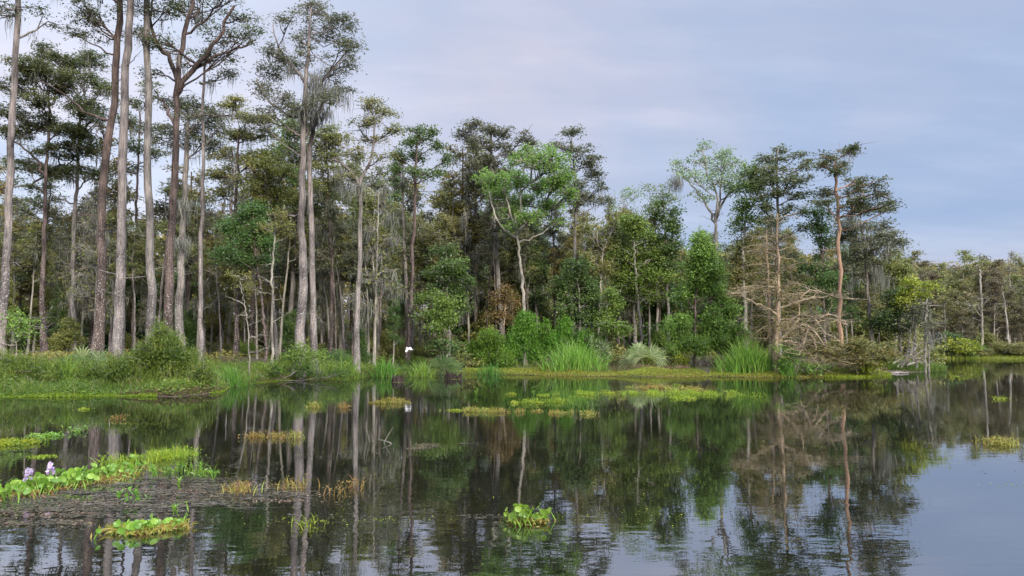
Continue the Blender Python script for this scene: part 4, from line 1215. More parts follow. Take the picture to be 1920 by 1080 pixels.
px_bush('tallest feathery green bush in the bushy row behind the long reeds', 46, [(985, 600, 16, 18), (975, 628, 26, 20), (1000, 630, 22, 20), (965, 655, 26, 18), (1000, 660, 26, 18)], 'willow', 'willow', 'feathery_bush', .8, 'feathery bushes on the bank', 1.3)
px_bush('leftmost feathery green bush of the bushy row on the bank', 45.5, [(915, 635, 24, 15), (895, 655, 22, 14), (935, 650, 24, 18), (910, 672, 28, 14), (945, 675, 24, 14)], 'willow', 'willow', 'feathery_bush', .8, 'feathery bushes on the bank', 1.3)
px_bush('pointed feathery green bush third along the bushy row', 46.2, [(1060, 612, 13, 16), (1055, 632, 20, 14), (1070, 645, 22, 14), (1040, 640, 16, 14)], 'willow', 'willow', 'feathery_bush', .8, 'feathery bushes on the bank', 1.3)
px_bush('low feathery green bush at the right end of the bushy row', 46.2, [(1098, 632, 20, 12), (1115, 642, 20, 12), (1090, 650, 22, 12)], 'willow', 'willow', 'feathery_bush', .8, 'feathery bushes on the bank', 1.3)
px_bush('small feathery bush squeezed between two taller ones on the bank', 46.4, [(1025, 615, 12, 13), (1028, 640, 16, 16)], 'willow', 'willow', 'feathery_bush', .8, 'feathery bushes on the bank', 1.3)
px_bush('grey green trailing bush right of the long arching reeds', 45, [(1120, 645, 20, 10), (1140, 660, 18, 10), (1135, 675, 16, 9)], 'palm', 'willow', 'trailing_bush', .6)
px_bush('big leafy mound of vines at the water edge below the tall trunks', 29.5,
        [(300, 622, 9, 10), (322, 640, 13, 9), (292, 642, 20, 12), (275, 660, 24, 12), (318, 660, 34, 14), (255, 676, 26, 10), (300, 680, 42, 18), (350, 680, 34, 16), (225, 692, 36, 13), (275, 703, 44, 15), (335, 706, 44, 14), (375, 700, 28, 14), (200, 708, 34, 12), (240, 720, 40, 10), (300, 722, 50, 10)],
        'grass', 'willow', 'vine_mound', .85, None, 1.25)
px_bush('grassy tangle of vines at the left edge of the near bank', 30, [(20, 680, 36, 12), (60, 690, 34, 12), (110, 700, 34, 12), (20, 710, 40, 12), (70, 715, 40, 11), (130, 720, 40, 9), (165, 702, 30, 12)], 'grass', 'willow', 'vine_mound', .7, None, 1.2)
px_bush('low spread of green vines under the tallest cypress', 38, [(520, 694, 26, 5), (560, 690, 24, 6), (605, 695, 30, 5), (490, 700, 30, 5), (640, 697, 26, 5), (575, 684, 12, 6)], 'grass', 'willow', 'vine_mound', .6)
px_bush('leafy climber smothering the foot of the tallest cypress', 39, [(560, 660, 14, 14), (545, 672, 14, 10), (590, 665, 14, 12)], 'mid_green', 'broad', 'climbing_vine', .7)
px_bush('dark green bushy thicket below the vine covered tree', 43.5, [(1270, 610, 28, 18), (1285, 640, 30, 18), (1265, 655, 24, 14), (1335, 610, 30, 18), (1350, 635, 32, 18), (1320, 650, 30, 16), (1385, 625, 24, 18), (1370, 655, 26, 12)],
        'mid_green', 'willow', 'leafy_bush', .8, None, 1.1)
px_bush('yellow green shrub on the brown slope beside the palmetto', 43.6, [(1211, 668, 9, 6), (1214, 676, 9, 6)], 'yellow', 'willow', 'small_shrub', .8)
px_bush('yellow green shrub at the foot of the thin dark trunk', 43.2, [(1272, 668, 12, 7), (1285, 676, 12, 7)], 'yellow', 'willow', 'small_shrub', .8)
px_bush('olive and brown tangle drooping over the dark undercut bank', 43, [(1560, 655, 34, 13), (1600, 645, 34, 13), (1635, 655, 32, 13), (1585, 670, 36, 11), (1625, 678, 32, 10), (1655, 668, 24, 12), (1665, 645, 26, 12)], 'olive', 'cypress', 'drooping_bush', .9, None, 1.2, 'twig')
px_bush('green creepers under the sprawling pale limbs', 42.6, [(1490, 672, 26, 12), (1510, 688, 26, 8), (1470, 680, 18, 10), (1480, 655, 16, 10)], 'mid_green', 'broad', 'creeper', .7)
px_bush('yellow leaf tipped shrub leaning over the lime green weed', 42.8, [(1645, 682, 10, 7), (1652, 674, 7, 6), (1630, 690, 10, 5)], 'yellow', 'broad', 'small_shrub', .8)
px_bush('dark bush with yellow tips on the far shore', 90, [(1795, 640, 22, 8), (1815, 642, 16, 8), (1780, 650, 18, 8), (1805, 654, 22, 8), (1828, 652, 12, 8)], 'yellow', 'broad', 'leafy_bush', .6)
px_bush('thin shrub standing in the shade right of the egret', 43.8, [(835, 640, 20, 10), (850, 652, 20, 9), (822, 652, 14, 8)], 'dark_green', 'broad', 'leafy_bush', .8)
px_bush('reddish and yellow low scrub between the reeds and the brown slope', 43.7, [(1165, 668, 18, 5), (1160, 660, 14, 5), (1245, 655, 20, 6), (1255, 667, 18, 6), (1160, 676, 14, 4)], 'olive', 'sparse', 'low_scrub', 1.2)
px_bush('bushy scrub at the left foot of the feathery bushes', 45, [(870, 668, 18, 7), (885, 680, 18, 6), (860, 680, 14, 6)], 'olive', 'sparse', 'low_scrub', 1.2)


# ------------------------------------------------------------------ palmettos
def palmetto(label, px, py, Y, size, n=9, col=(.3, 1)):
    if px > 700: Y += 1.2
    base = at(px, py, Y); base[2] = float(gz(base[0], base[1]))
    root = empty('palmetto', base); tag(root, label, 'palm', 'palmettos under the trees')
    st = MB()
    st.add(np.zeros((0, 3)), np.zeros((0, 4), int))
    for k in range(n):
        az = rng.uniform(0, 2 * np.pi); el = rng.uniform(.35, 1.25)
        d = np.array([math.cos(az) * math.cos(el), math.sin(az) * math.cos(el) * .8, math.sin(el)])
        ln = size * rng.uniform(.45, .8)
        tip = base + d * ln
        tube(st, bez(base, base + d * ln * .6 + np.array([0, 0, .08]), tip, 6), np.linspace(.018, .01, 6), 4)
        fr = MB()
        side = norm(np.cross(d, np.array([0, 1.0, .25]) + rng.normal(size=3) * .35))
        nf = 17; R = size * rng.uniform(.48, .62)
        ang = np.linspace(-2.0, 2.0, nf)
        dirs = np.cos(ang)[:, None] * d + np.sin(ang)[:, None] * side
        nn = np.cross(d, side)
        w = R * .042
        tang = -np.sin(ang)[:, None] * d + np.cos(ang)[:, None] * side
        mid = tip + dirs * R * .6 + nn * .02
        end = tip + dirs * R * rng.uniform(.85, 1.05, (nf, 1)) - np.array([0, 0, 1]) * R * rng.uniform(.05, .3, (nf, 1))
        V = np.stack([np.repeat(tip[None], nf, 0), mid + tang * w, end, mid - tang * w], 1)
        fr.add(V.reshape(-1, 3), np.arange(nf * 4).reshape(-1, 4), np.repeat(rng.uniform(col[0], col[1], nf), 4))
        fr.build('frond', M['palm'], root, base)
    st.build('stalks', M['palm'], root, base)


palmetto('large grey green fan palmetto on the bank right of the feathery bushes', 1208, 690, 44.8, 1.75, 8, (.4, 1))
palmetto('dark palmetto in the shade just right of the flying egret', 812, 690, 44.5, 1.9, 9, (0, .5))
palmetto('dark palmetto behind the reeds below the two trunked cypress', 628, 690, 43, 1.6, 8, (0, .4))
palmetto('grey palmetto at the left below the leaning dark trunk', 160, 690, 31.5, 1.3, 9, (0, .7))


# ------------------------------------------------------------------ reeds and bank grass
def reed_clump(label, px0, px1, Yc, H, n, lean=.5, group='clumps of long reeds on the bank', tint=(.2, .9), depth=1.0, w=.04):
    if 690 < px0 < 1300: Yc += 1.6; H *= 1.03
    a, b = at(px0, 690, Yc), at(px1, 690, Yc)
    c = (a + b) / 2; c[2] = float(gz(c[0], c[1]))
    t = np.clip(rng.normal(0, .42, n), -1, 1)
    P = np.stack([c[0] + t * (b[0] - a[0]) / 2 * .8, c[1] + rng.uniform(-.5, .5, n) * depth, np.zeros(n)], -1)
    P[:, 2] = np.maximum(gz(P[:, 0], P[:, 1]), -.1) - .05
    hh = H * (1.05 - .35 * np.abs(t))
    az = np.where(rng.random(n) < .6, np.where(t + rng.normal(size=n) * .5 > 0, 0, np.pi) + rng.normal(size=n) * .7, rng.uniform(0, 6.28, n))
    mb = MB()
    blades(mb, P, hh * rng.choice([1, .75, .5], n, p=[.6, .25, .15]), lean * (.5 + .8 * np.abs(t)) * rng.choice([1, 1.7], n, p=[.8, .2]), w, rng.uniform(*tint, n), 5, 1.0, az)
    o = mb.build('reed_clump', M['reed'], None, c); tag(o, label, 'reeds', group)
    dm = MB(); k = n // 9; j = rng.integers(0, n, k)
    blades(dm, P[j], hh[j] * rng.uniform(.3, .8, k), 1.2, w * .7, rng.uniform(.4, 1, k), 4, 1.6)
    d_ = dm.build('dead_blades', M['litter'], o, c); d_['kind'] = 'stuff'


reed_clump('widest clump of long arching reeds in front of the feathery bushes', 1005, 1150, 44.2, 2.0, 850, .75, depth=1.3)
reed_clump('clump of upright bright reeds in front of the bare brown cypress', 1335, 1475, 43.6, 2.15, 1000, .6, depth=1.3)
reed_clump('short bright reed clump at the waterline right of the egret trunk', 755, 822, 41.8, 1.15, 260, .8)
reed_clump('blue green reed clump behind the bank left of the egret', 690, 752, 43.0, 1.5, 260, .8, tint=(0, .5))
reed_clump('blue green reed clump below the bent topped cypress', 610, 690, 41, 1.3, 300, .7, tint=(0, .6))
reed_clump('thin dark reed bed left of the tallest cypress', 385, 480, 33.5, 1.25, 300, .6, tint=(0, .4), w=.03)
reed_clump('grassy reed tuft on the left bank below the leaning dark trunk', 95, 160, 29.8, 1.3, 220, .9, tint=(.2, .8))
reed_clump('thin dark reeds at the left foot of the feathery bushes', 880, 955, 44, 1.0, 200, .8, tint=(0, .3))
reed_clump('dark reed tuft at the right end of the upright reeds', 1455, 1500, 42.2, 1.2, 160, .9, tint=(0, .4))


def strip_points(n, s0, s1, px0, px1, power=1.0, zoff=0.0):
    """random ground points between distances s0 and s1 inland from the shore, between two picture columns"""
    out = []
    tot = 0
    while tot < n:
        k = n * 3
        i = rng.integers(0, len(SHORE) - 1, k)
        seg = SHORE[i + 1] - SHORE[i]
        ln = np.hypot(*seg.T)
        keep = rng.random(k) < ln / ln.max()
        i = i[keep]; seg = seg[keep]; ln = ln[keep]; k = len(i)
        t = rng.random(k)
        p = SHORE[i] + seg * t[:, None]
        nrm = np.stack([-seg[:, 1], seg[:, 0]], -1) / ln[:, None]
        s = s0 + (s1 - s0) * rng.random(k) ** power
        p = p + nrm * s[:, None]
        px = 960 + F * p[:, 0] / np.maximum(p[:, 1], 1)
        d = shore_dist(p[:, 0], p[:, 1])
        ok = (px > px0) & (px < px1) & (d > s0 - .25) & (d < s1 + .25) & (p[:, 1] > 10) & (p[:, 1] < 120)
        p = p[ok]
        if len(p) == 0: continue
        out.append(p); tot += len(p)
    p = np.concatenate(out)[:n]
    z = np.maximum(gz(p[:, 0], p[:, 1]), -.02) + zoff
    return np.column_stack([p, z])


def grass(name, label, mat, n, s0, s1, px0, px1, H, lean, w, tint=(0, 1), seg=2, power=1.0):
    P = strip_points(n, s0, s1, px0, px1, power)
    patch = .5 + .35 * np.sin(P[:, 0] * .7 + 2 * np.sin(P[:, 1] * .9)) * np.cos(P[:, 0] * .23)
    mb = MB(); blades(mb, P, H * rng.uniform(.5, 1.3, n) * (.55 + patch), lean, w, np.clip(tint[0] + (tint[1] - tint[0]) * (patch * .7 + rng.uniform(-.2, .5, n)), 0, 1), seg, 1.2)
    o = mb.build(name, M[mat]); tag(o, label, 'grass', kind='stuff'); return o


def cover(name, label, mat, n, s0, s1, px0, px1, h, L, W, power=1.0, flat=.4, tint=(0, 1)):
    P = strip_points(n, s0, s1, px0, px1, power)
    bump = np.clip(.45 + .55 * np.sin(P[:, 0] * 1.1 + 1.7 * np.sin(P[:, 1] * .8)) * np.cos(P[:, 0] * .37 + P[:, 1] * .5), .1, 1)
    P[:, 2] += rng.random(n) * h * bump
    mb = MB(); leaves(mb, P, L, W, np.clip(tint[0] + (tint[1] - tint[0]) * (bump * .5 + rng.uniform(-.1, .6, n)), 0, 1), .1, flat)
    o = mb.build(name, M[mat]); tag(o, label, 'ground cover', kind='stuff'); return o


grass('bank_grass', 'green grass and sedge growing all along the near left bank', 'grass', 26000, .1, 7, -160, 800, .38, .8, .02, seg=3)
grass('bank_grass', 'green grass along the bank from the egret to the drooping bush', 'grass', 18000, .5, 5, 760, 1680, .28, .8, .02)
grass('tall_weeds', 'ragged tall weeds standing above the left bank grass', 'grass', 2600, .0, 5, -160, 760, .8, .7, .022, seg=4)
grass('dead_stems', 'dead bent stems mixed into the left bank weeds', 'litter', 1500, -.1, 5, -160, 760, .75, 1.1, .014, tint=(.4, 1), seg=4)
grass('tall_weeds', 'taller weeds scattered along the middle bank', 'grass', 2600, 1.6, 5, 760, 1680, .6, .7, .022, seg=4)
grass('dead_stems', 'dead bent stems mixed into the middle bank weeds', 'litter', 1300, 1.0, 5, 760, 1680, .6, 1.1, .016, tint=(.4, 1), seg=4)
cover('bank_creepers', 'low leafy creepers covering the left bank', 'grass', 42000, .1, 8, -160, 800, .55, .11, .06)
cover('bank_creepers', 'low leafy creepers on the middle and right bank', 'olive', 26000, 4.2, 10, 800, 1680, .45, .12, .07)
cover('wood_floor_cover', 'leaf litter and low green plants on the floor of the wood', 'olive', 30000, 6, 20, -200, 1700, .5, .2, .11)
cover('brown_litter', 'dry brown litter and dead stems at the foot of the left bank', 'litter', 9000, -.12, .5, 230, 700, .26, .2, .016, tint=(0, .5))
cover('bank_creepers', 'green trailing plants spilling over the left bank edge', 'grass', 20000, -.15, 1.4, -160, 800, .4, .10, .045)
cover('brown_litter', 'dry brown litter on the open slope below the palmetto', 'litter', 20000, 2.0, 6.5, 1145, 1290, .3, .14, .03)
cover('brown_litter', 'dark dry twigs and litter under the drooping bush', 'litter', 7000, .1, 2.0, 1490, 1660, .5, .2, .02, tint=(0, .6))
cover('waterside_weed', 'yellow green and reddish weed fringing the middle waterline', 'mix', 36000, -.3, 1.9, 800, 1560, .2, .085, .04, tint=(.35, 1))
cover('waterside_weed', 'bright lime weed fringing the middle waterline', 'lime', 26000, -.1, 2.2, 740, 1500, .2, .085, .04)
cover('waterside_weed', 'bright lime weed lying along the foot of the left bank', 'lime', 11000, -.2, .5, 400, 760, .10, .08, .04, tint=(0, .5))
cover('waterside_weed', 'dull yellow green weed along the water below the left bank', 'lime', 15000, -.22, .5, -100, 300, .10, .08, .04, tint=(0, .5))
# lime tongue and the grassy tongue behind it
def tongue(label, pts, mat, n, h, Lw=(.09, .045), blade=None):
    poly = np.array([onz(x, y)[:2] for x, y in pts]); lo, hi = poly.min(0), poly.max(0)
    P = np.zeros((0, 2))
    while len(P) < n:
        q = rng.uniform(lo, hi, (n, 2)); ins = np.zeros(n, bool)
        for k in range(len(poly)):
            a, b = poly[k], poly[(k + 1) % len(poly)]
            c = (a[1] > q[:, 1]) != (b[1] > q[:, 1])
            with np.errstate(divide='ignore', invalid='ignore'):
                ins ^= c & (q[:, 0] < a[0] + (q[:, 1] - a[1]) / (b[1] - a[1]) * (b[0] - a[0]))
        P = np.vstack([P, q[ins]])
    P = P[:n]
    z = np.maximum(gz(P[:, 0], P[:, 1]), 0)
    P3 = np.column_stack([P, z + rng.random(n) * h])
    mb = MB()
    if blade: blades(mb, np.column_stack([P, z]), blade, .8, .02, rng.random(n), 2)
    else: leaves(mb, P3, Lw[0], Lw[1], rng.random(n), .2, .3)
    o = mb.build('waterside_weed', M[mat]); tag(o, label, 'water weed', kind='stuff')


tongue('flat tongue of lime green weed in front of the undercut bank', [(1545, 708), (1600, 709), (1660, 707), (1674, 704), (1640, 700), (1560, 700)], 'lime', 9000, .12, blade=.16)
tongue('grassy green tongue of bank reaching into the channel', [(1655, 699), (1720, 698), (1770, 696), (1775, 692), (1720, 688), (1660, 688)], 'grass', 14000, .2, blade=.42)
tongue('bright green grass strip along the far shore', [(1740, 673.3), (1960, 674.5), (2080, 677), (2080, 671), (1960, 668.5), (1745, 668)], 'lime', 14000, .3, blade=.55)


# ------------------------------------------------------------------ egret in flight
def egret():
    Y = 41.0
    c = at(767, 655, Y)
    root = empty('egret', c); tag(root, 'white egret flying low over the bank before a brown trunk', 'bird'); root.scale = (.66, .66, .66)
    bm = MB()
    def lathe(pts, rad, sides=12):
        tube(bm, spline(pts, 20), np.interp(np.linspace(0, 1, 20), np.linspace(0, 1, len(rad)), rad), sides)
    # neck folded back, body, tail: one continuous surface, flying towards the left
    lathe([c + np.array(v) for v in ((-.26, 0, .13), (-.20, 0, .145), (-.14, 0, .12), (-.13, 0, .06), (-.06, 0, .03), (.06, 0, .0), (.2, 0, -.02), (.33, 0, -.03))],
          [.012, .03, .026, .028, .07, .085, .055, .012])
    bm.build('body', M['white'], root, c, True)
    for s, sweep, drop in ((-1, -.10, -.30), (1, .06, -.16)):
        w = MB()
        nx_, ny_ = 9, 6
        g = np.zeros((nx_, ny_, 3))
        for i in range(nx_):
            u = i / (nx_ - 1)
            chord = .24 * (1 - .55 * u ** 2.2)
            for j in range(ny_):
                v = j / (ny_ - 1)
                g[i, j] = (-.08 + sweep * u * 1.6 + chord * v, s * (.05 + .48 * u), .05 + .16 * math.sin(u * 2.2) + drop * u * u * 1.3 + .03 * math.sin(v * 3.1) - .02 * v)
        top = g.reshape(-1, 3) + c; bot = top - np.array([0, 0, .012])
        ii = (np.arange(nx_ - 1)[:, None] * ny_ + np.arange(ny_ - 1)[None]).ravel()
        q = np.stack([ii, ii + 1, ii + ny_ + 1, ii + ny_], -1)
        w.add(np.vstack([top, bot]), np.vstack([q, q[:, ::-1] + nx_ * ny_]))
        w.build('wing', M['white'], root, c, True)
    b = MB(); tube(b, np.array([c + (-.25, 0, .13), c + (-.32, 0, .12), c + (-.38, 0, .11)]), [.013, .008, .002], 8); b.build('bill', M['bill'], root, c, True)
    for s in (-.02, .02):
        l = MB(); tube(l, np.array([c + (.2, s, -.03), c + (.36, s, -.05), c + (.52, s, -.06)]), [.01, .008, .006], 8); l.build('leg', M['leg'], root, c, True)


egret()


# ------------------------------------------------------------------ rotten stumps, logs and dead branches
def stump(label, px, py, wpx, hpx, n, spiky, tint=.5, name='cypress_stump'):
    c = onz(px, py); Y = c[1]; m = Y / F
    root = empty(name, c); tag(root, label, 'stump')
    mb = MB()
    W = wpx * m / 2 * 1.15; hpx *= 1.2
    # a gnarled hollow core with ridged root spikes fused round it
    cp = np.array([c + (0, 0, z) for z in np.linspace(-.15, hpx * m * (.35 if spiky else .6), 9)])
    tube(mb, cp, W * np.array([.72, .76, .74, .66, .6, .5, .42, .34, .15]), 12, .5, rough=.2)
    for k in range(n):
        az = 2 * np.pi * k / n + rng.normal() * .2
        r = W * rng.uniform(.3, 1.05)
        h = hpx * m * rng.uniform(.4, 1.0) * (1.5 if spiky and rng.random() < .4 else .95)
        a = c + np.array([math.cos(az) * r, math.sin(az) * r, -.2])
        b = a + np.array([-math.cos(az) * r * .15 + rng.normal() * .03, rng.normal() * .03, .2 + h * .5])
        e = b + np.array([(math.cos(az) * .4 if spiky else -math.cos(az) * .12) * h + rng.normal() * .02, rng.normal() * .04, h * .5])
        S = bez(a, b, e, 8) + rng.normal(size=(8, 3)) * .008
        tube(mb, S, W * .19 * np.array([1.3, 1.2, 1.0, .8, .6, .42, .26, .06]) * rng.uniform(.6, 1.1), 8, .5, .08)
    mb.build('stump_wood', M['wet'], root, c, True)
    wd = MB(); P = c + np.column_stack([rng.normal(0, W * .7, 60), rng.normal(0, W * .3, 60) - W * 1.2, rng.random(60) * .02])
    leaves(wd, P, .05, .025, rng.random(60), .1, .6); wd.build('weed_fringe', M['lime'], root, c)


stump('dark rounded rotten stump with trailing roots in the water left of the egret', 745, 716, 26, 15, 16, False)
stump('jagged spiky rotten stump standing in the water right of the egret', 850, 710, 34, 13, 22, True)
stump('small black stump tucked at the waterline beneath the egret', 768, 702, 14, 10, 6, False)
stump('small pronged stump at the waterline between the two larger stumps', 797, 701, 18, 14, 6, True)


def branch_heap(label, name, cat, paths, Yf, r0=.05, mat='b_pale', sub=4, origin=None):
    mb = MB(); c = None
    for lp in paths:
        q = [at(x, y, Yf + rng.normal() * .15) for x, y in lp]
        if c is None: c = np.array([q[0][0], q[0][1], 0.0])
        S = spline(q, 12); S[1:-1] += rng.normal(size=(10, 3)) * .025
        tube(mb, S, np.linspace(r0, r0 * .35, 12), 6)
        for k in range(3, 12):
            for _ in range(sub):
                d = rng.normal(size=3) * np.array([.6, .4, .35]) + np.array([.1, 0, .15])
                sticks(mb, [S[k]], [S[k] + d * rng.uniform(.3, .8)], r0 * .25, r0 * .1)
    o = mb.build(name, M[mat], None, c); tag(o, label, cat)


branch_heap('heap of bleached fallen branches at the dark end of the bank', 'fallen_branches', 'branches',
            [[(1683, 688), (1700, 672), (1715, 655), (1730, 640)], [(1690, 686), (1712, 668), (1735, 655)], [(1698, 688), (1716, 676), (1738, 668)], [(1690, 690), (1704, 668), (1712, 650)],
             [(1675, 682), (1690, 670), (1702, 662)], [(1700, 686), (1722, 680), (1742, 684)]], 48.5, .05, 'b_pale', 3)
branch_heap('dark dry twigs hanging over the undercut bank below the sprawling limbs', 'fallen_branches', 'branches',
            [[(1500, 660), (1530, 668), (1560, 680), (1590, 684)], [(1540, 656), (1570, 664), (1600, 676)], [(1560, 650), (1590, 660), (1620, 674)]], 42.3, .03, 'twig', 6)


def log(label, px0, px1, py, r, mat='b_grey'):
    a, b = onz(px0, py), onz(px1, py)
    c = (a + b) / 2
    mb = MB(); S = spline([a + (0, 0, .02), c + (0, .05, .05), b + (0, .1, .02)], 14); S[1:-1] += rng.normal(size=(12, 3)) * .008
    tube(mb, S, r * np.concatenate([[.7], np.linspace(1, .75, 12), [.5]]), 8, .5, .06)
    sticks(mb, [S[4], S[9]], [S[4] + (.05, 0, .18), S[9] + (-.06, .05, .14)], .02, .01)
    o = mb.build('floating_log', M[mat], None, c); tag(o, label, 'log')


log('front floating log off the tip of the lime green weed', 1671, 1706, 700.5, .07)
log('shorter floating log behind the front one by the grassy tongue', 1675, 1695, 699, .06, 'b_pale')


# ------------------------------------------------------------------ floating plants
def hyacinth_leaf(mb, base, tip, r, nrm, tint):
    """a round cupped blade on a swollen stalk"""
    th = np.linspace(0, 2 * np.pi, 9)[:-1]
    nrm = nrm / np.linalg.norm(nrm)
    a = np.cross(nrm, [0.3, .2, 1.0]); a /= np.linalg.norm(a); b = np.cross(nrm, a)
    rim = tip + r * (np.cos(th)[:, None] * a + np.sin(th)[:, None] * b * .85) + nrm * r * .22
    inner = tip + .5 * r * (np.cos(th)[:, None] * a + np.sin(th)[:, None] * b * .85) + nrm * r * .04
    V = np.vstack([rim, inner])
    q = [(k, (k + 1) % 8, 8 + (k + 1) % 8, 8 + k) for k in range(8)]
    q += [(8, 9, 14, 15), (9, 10, 13, 14), (10, 11, 12, 13)]
    mb.add(V, q, tint)


def hyacinth(label, pts, n, size=.055, hgt=.16, flowers=(), red=.25, name='hyacinth_clump', spread=.16, base_mat='mix'):
    """pts = centre line on the water in picture points; n leaves"""
    C = np.array([onz(x, y) for x, y in pts])
    c = C.mean(0)
    root = empty(name, c); tag(root, label, 'water plant', 'water hyacinth clumps')
    lv, stk, old = MB(), MB(), MB()
    L = spline(C, 50) if len(C) > 1 else np.repeat(C, 50, 0)
    dens_ = np.clip(rng.normal(1, .8, 10), .08, 3).repeat(5); dens_ /= dens_.sum()
    for k in range(n):
        p = L[rng.choice(50, p=dens_)] + np.array([rng.normal() * spread * 1.2, rng.standard_t(3) * spread, 0])
        az = rng.uniform(0, 6.28); ln = hgt * rng.uniform(.35, 1.15)
        d = np.array([math.cos(az) * .55, math.sin(az) * .55, 1.0]) * ln
        tip = p + d
        sticks(stk, [p, p + d * .5], [p + d * .5, tip], [.010, .007], [.012, .004], .8)
        nr = np.array([math.cos(az) * .8 + rng.normal() * .5, math.sin(az) * .8 - .3 + rng.normal() * .5, rng.uniform(.1, 1.0)])
        hyacinth_leaf(lv, p, tip, size * rng.uniform(.65, 1.25), nr, rng.uniform(.1, 1))
    m = int(n * red * 9)
    P = L[rng.integers(0, 50, m)] + np.column_stack([rng.normal(0, spread * 1.2, m), rng.normal(0, spread * 1.1, m), rng.random(m) * .05])
    leaves(old, P, .10, .018, rng.uniform(0, .9, m), .3, 0)
    lv.build('leaves', M['hyacinth'], root, c, True); stk.build('stalks', M['hyacinth'], root, c); old.build('withered_leaves', M[base_mat], root, c)
    for (fx, fy, fh) in flowers:
        b = onz(fx, fy); f = MB(); n_ = 55
        t = rng.random(n_); az = rng.uniform(0, 6.28, n_)
        rr = .042 * (1 - .45 * t)
        P = b + np.column_stack([np.cos(az) * rr, np.sin(az) * rr, fh - .15 + t * .15])
        leaves(f, P, .055, .042, rng.random(n_), .35, 0)
        fo = f.build('flower_spike', M['petal'], root, c)
        s = MB(); sticks(s, [b], [b + (0, 0, fh)], .008, .006, .9)
        so = s.build('flower_stem', M['hyacinth'], root, c)


hyacinth('lone bright green hyacinth clump floating in the open foreground', [(966, 979), (990, 980), (1016, 978)], 50, .040, .15, red=.8, spread=.055)
hyacinth('bright hyacinth clump with reddish stems in front of the flowering bank', [(215, 995), (255, 998), (300, 992), (330, 990)], 64, .036, .09, red=2.0, spread=.07)
hyacinth('long hyacinth bank bearing two lilac flowers at the left', [(40, 930), (90, 915), (140, 905), (190, 900), (235, 880)], 250, .046, .15, flowers=[(52, 926, .33), (93, 918, .36)], red=.9, spread=.15)


def weed_mat(label, pts, n, spread, h=.12, mat='mix', stems=0, L=.06, W=.028, name='floating_weed', tint=(0, 1), group='floating weed patches', leafy='lime'):
    C = np.array([onz(x, y) for x, y in pts]); c = C.mean(0)
    Ln = spline(C, 60) if len(C) > 1 else np.repeat(C, 60, 0)
    mb = MB()
    i = rng.integers(0, 60, n)
    # grow in tufts
    nt = max(3, n // 34)
    ii_ = rng.choice(60, nt, p=(lambda q: q / q.sum())(np.clip(rng.normal(1, .7, 15), .12, 3).repeat(4)))
    tc = Ln[ii_] + np.column_stack([rng.normal(0, spread * 1.2 + .03, nt), rng.standard_t(3, nt) * spread * .55, np.zeros(nt)])
    k = rng.choice(nt, n, p=(lambda q: q / q.sum())(rng.uniform(.1, 1.6, nt) ** 2))
    g = rng.normal(size=(n, 3)) * np.array([.09, .08, 0]) * (1 + spread * .4)
    P = tc[k] + g
    P[:, 2] = rng.random(n) ** 1.4 * h * (rng.uniform(.3, 1.2, nt)[k]) + .004
    tt = rng.uniform(tint[0], tint[1], nt)[k] * .7 + rng.uniform(tint[0], tint[1], n) * .3
    leaves(mb, P, L, W, tt, .35, .1)
    if stems:
        s = tc[rng.integers(0, nt, stems)] + rng.normal(size=(stems, 3)) * np.array([.1, .1, 0])
        blades(mb, s, h * 1.6, .9, .012, rng.uniform(*tint, stems), 3)
    o = mb.build(name, M[mat], None, c); tag(o, label, 'water weed', group)
    return o


weed_mat('largest floating weed raft, out from the brown slope', [(1110, 742), (1180, 740), (1250, 738), (1310, 741), (1345, 744)], 3000, .95, .14, 'lime', 350, .07, .03, tint=(0, 1))
weed_mat('reddish fringe floating along the far side of the largest weed raft', [(1180, 727), (1260, 729), (1335, 735)], 1500, .4, .16, 'mix', 150, .08, .03)
weed_mat('small bright weed island in front of the reeds', [(985, 756), (1030, 754), (1060, 755)], 550, .12, .14, 'lime', 120, .07, .03)
weed_mat('long thin weed line crossing the middle of the water', [(870, 771), (920, 773), (990, 773), (1060, 775), (1115, 778)], 850, .10, .12, 'mix', 260, .07, .03, tint=(.1, 1))
weed_mat('thin pale weed line reaching left from the long one', [(800, 770), (840, 770), (865, 770)], 220, .05, .04, 'lime', 0, .05, .02)
weed_mat('yellow weed raft at the left edge of the water', [(0, 832), (30, 834), (70, 826)], 1100, .13, .10, 'lime', 60, .055, .032)
weed_mat('thin leafy weed line trailing right from the yellow raft', [(70, 822), (110, 815), (160, 808)], 300, .05, .12, 'hyacinth', 20, .06, .03)
weed_mat('grassy yellow weed strip behind the flowering hyacinth bank', [(215, 870), (270, 866), (320, 858), (358, 852)], 1300, .11, .13, 'lime', 330, .05, .016)
weed_mat('tiny yellow weed tuft between the left rafts', [(78, 857), (92, 856)], 120, .04, .04, 'lime', 0, .05, .03)
weed_mat('reddish weed patch near the middle of the left water', [(470, 820), (500, 820), (535, 820)], 330, .05, .11, 'mix', 90, .06, .02, tint=(0, .8))
weed_mat('upright yellow weed sprig beside the reddish patch', [(553, 822)], 60, .02, .16, 'mix', 25, .06, .02, tint=(.3, .8))
weed_mat('spiky pale weed tuft below the tallest cypress reflection', [(592, 764)], 90, .03, .16, 'mix', 40, .08, .025, tint=(.4, .9))
weed_mat('rusty weed tuft right of the spiky pale tuft', [(643, 765)], 90, .03, .16, 'mix', 40, .08, .025, tint=(0, .5))
weed_mat('rusty and yellow weed cluster below the egret', [(700, 756), (725, 756), (755, 755)], 420, .08, .16, 'mix', 110, .08, .03, tint=(.1, .9))
weed_mat('stray reddish weed left of the flowering bank', [(220, 786)], 50, .06, .12, 'mix', 20, .08, .02, tint=(0, .4))
weed_mat('small yellow weed speck under the left bank', [(152, 768), (165, 768)], 70, .03, .05, 'lime', 0, .06, .03)
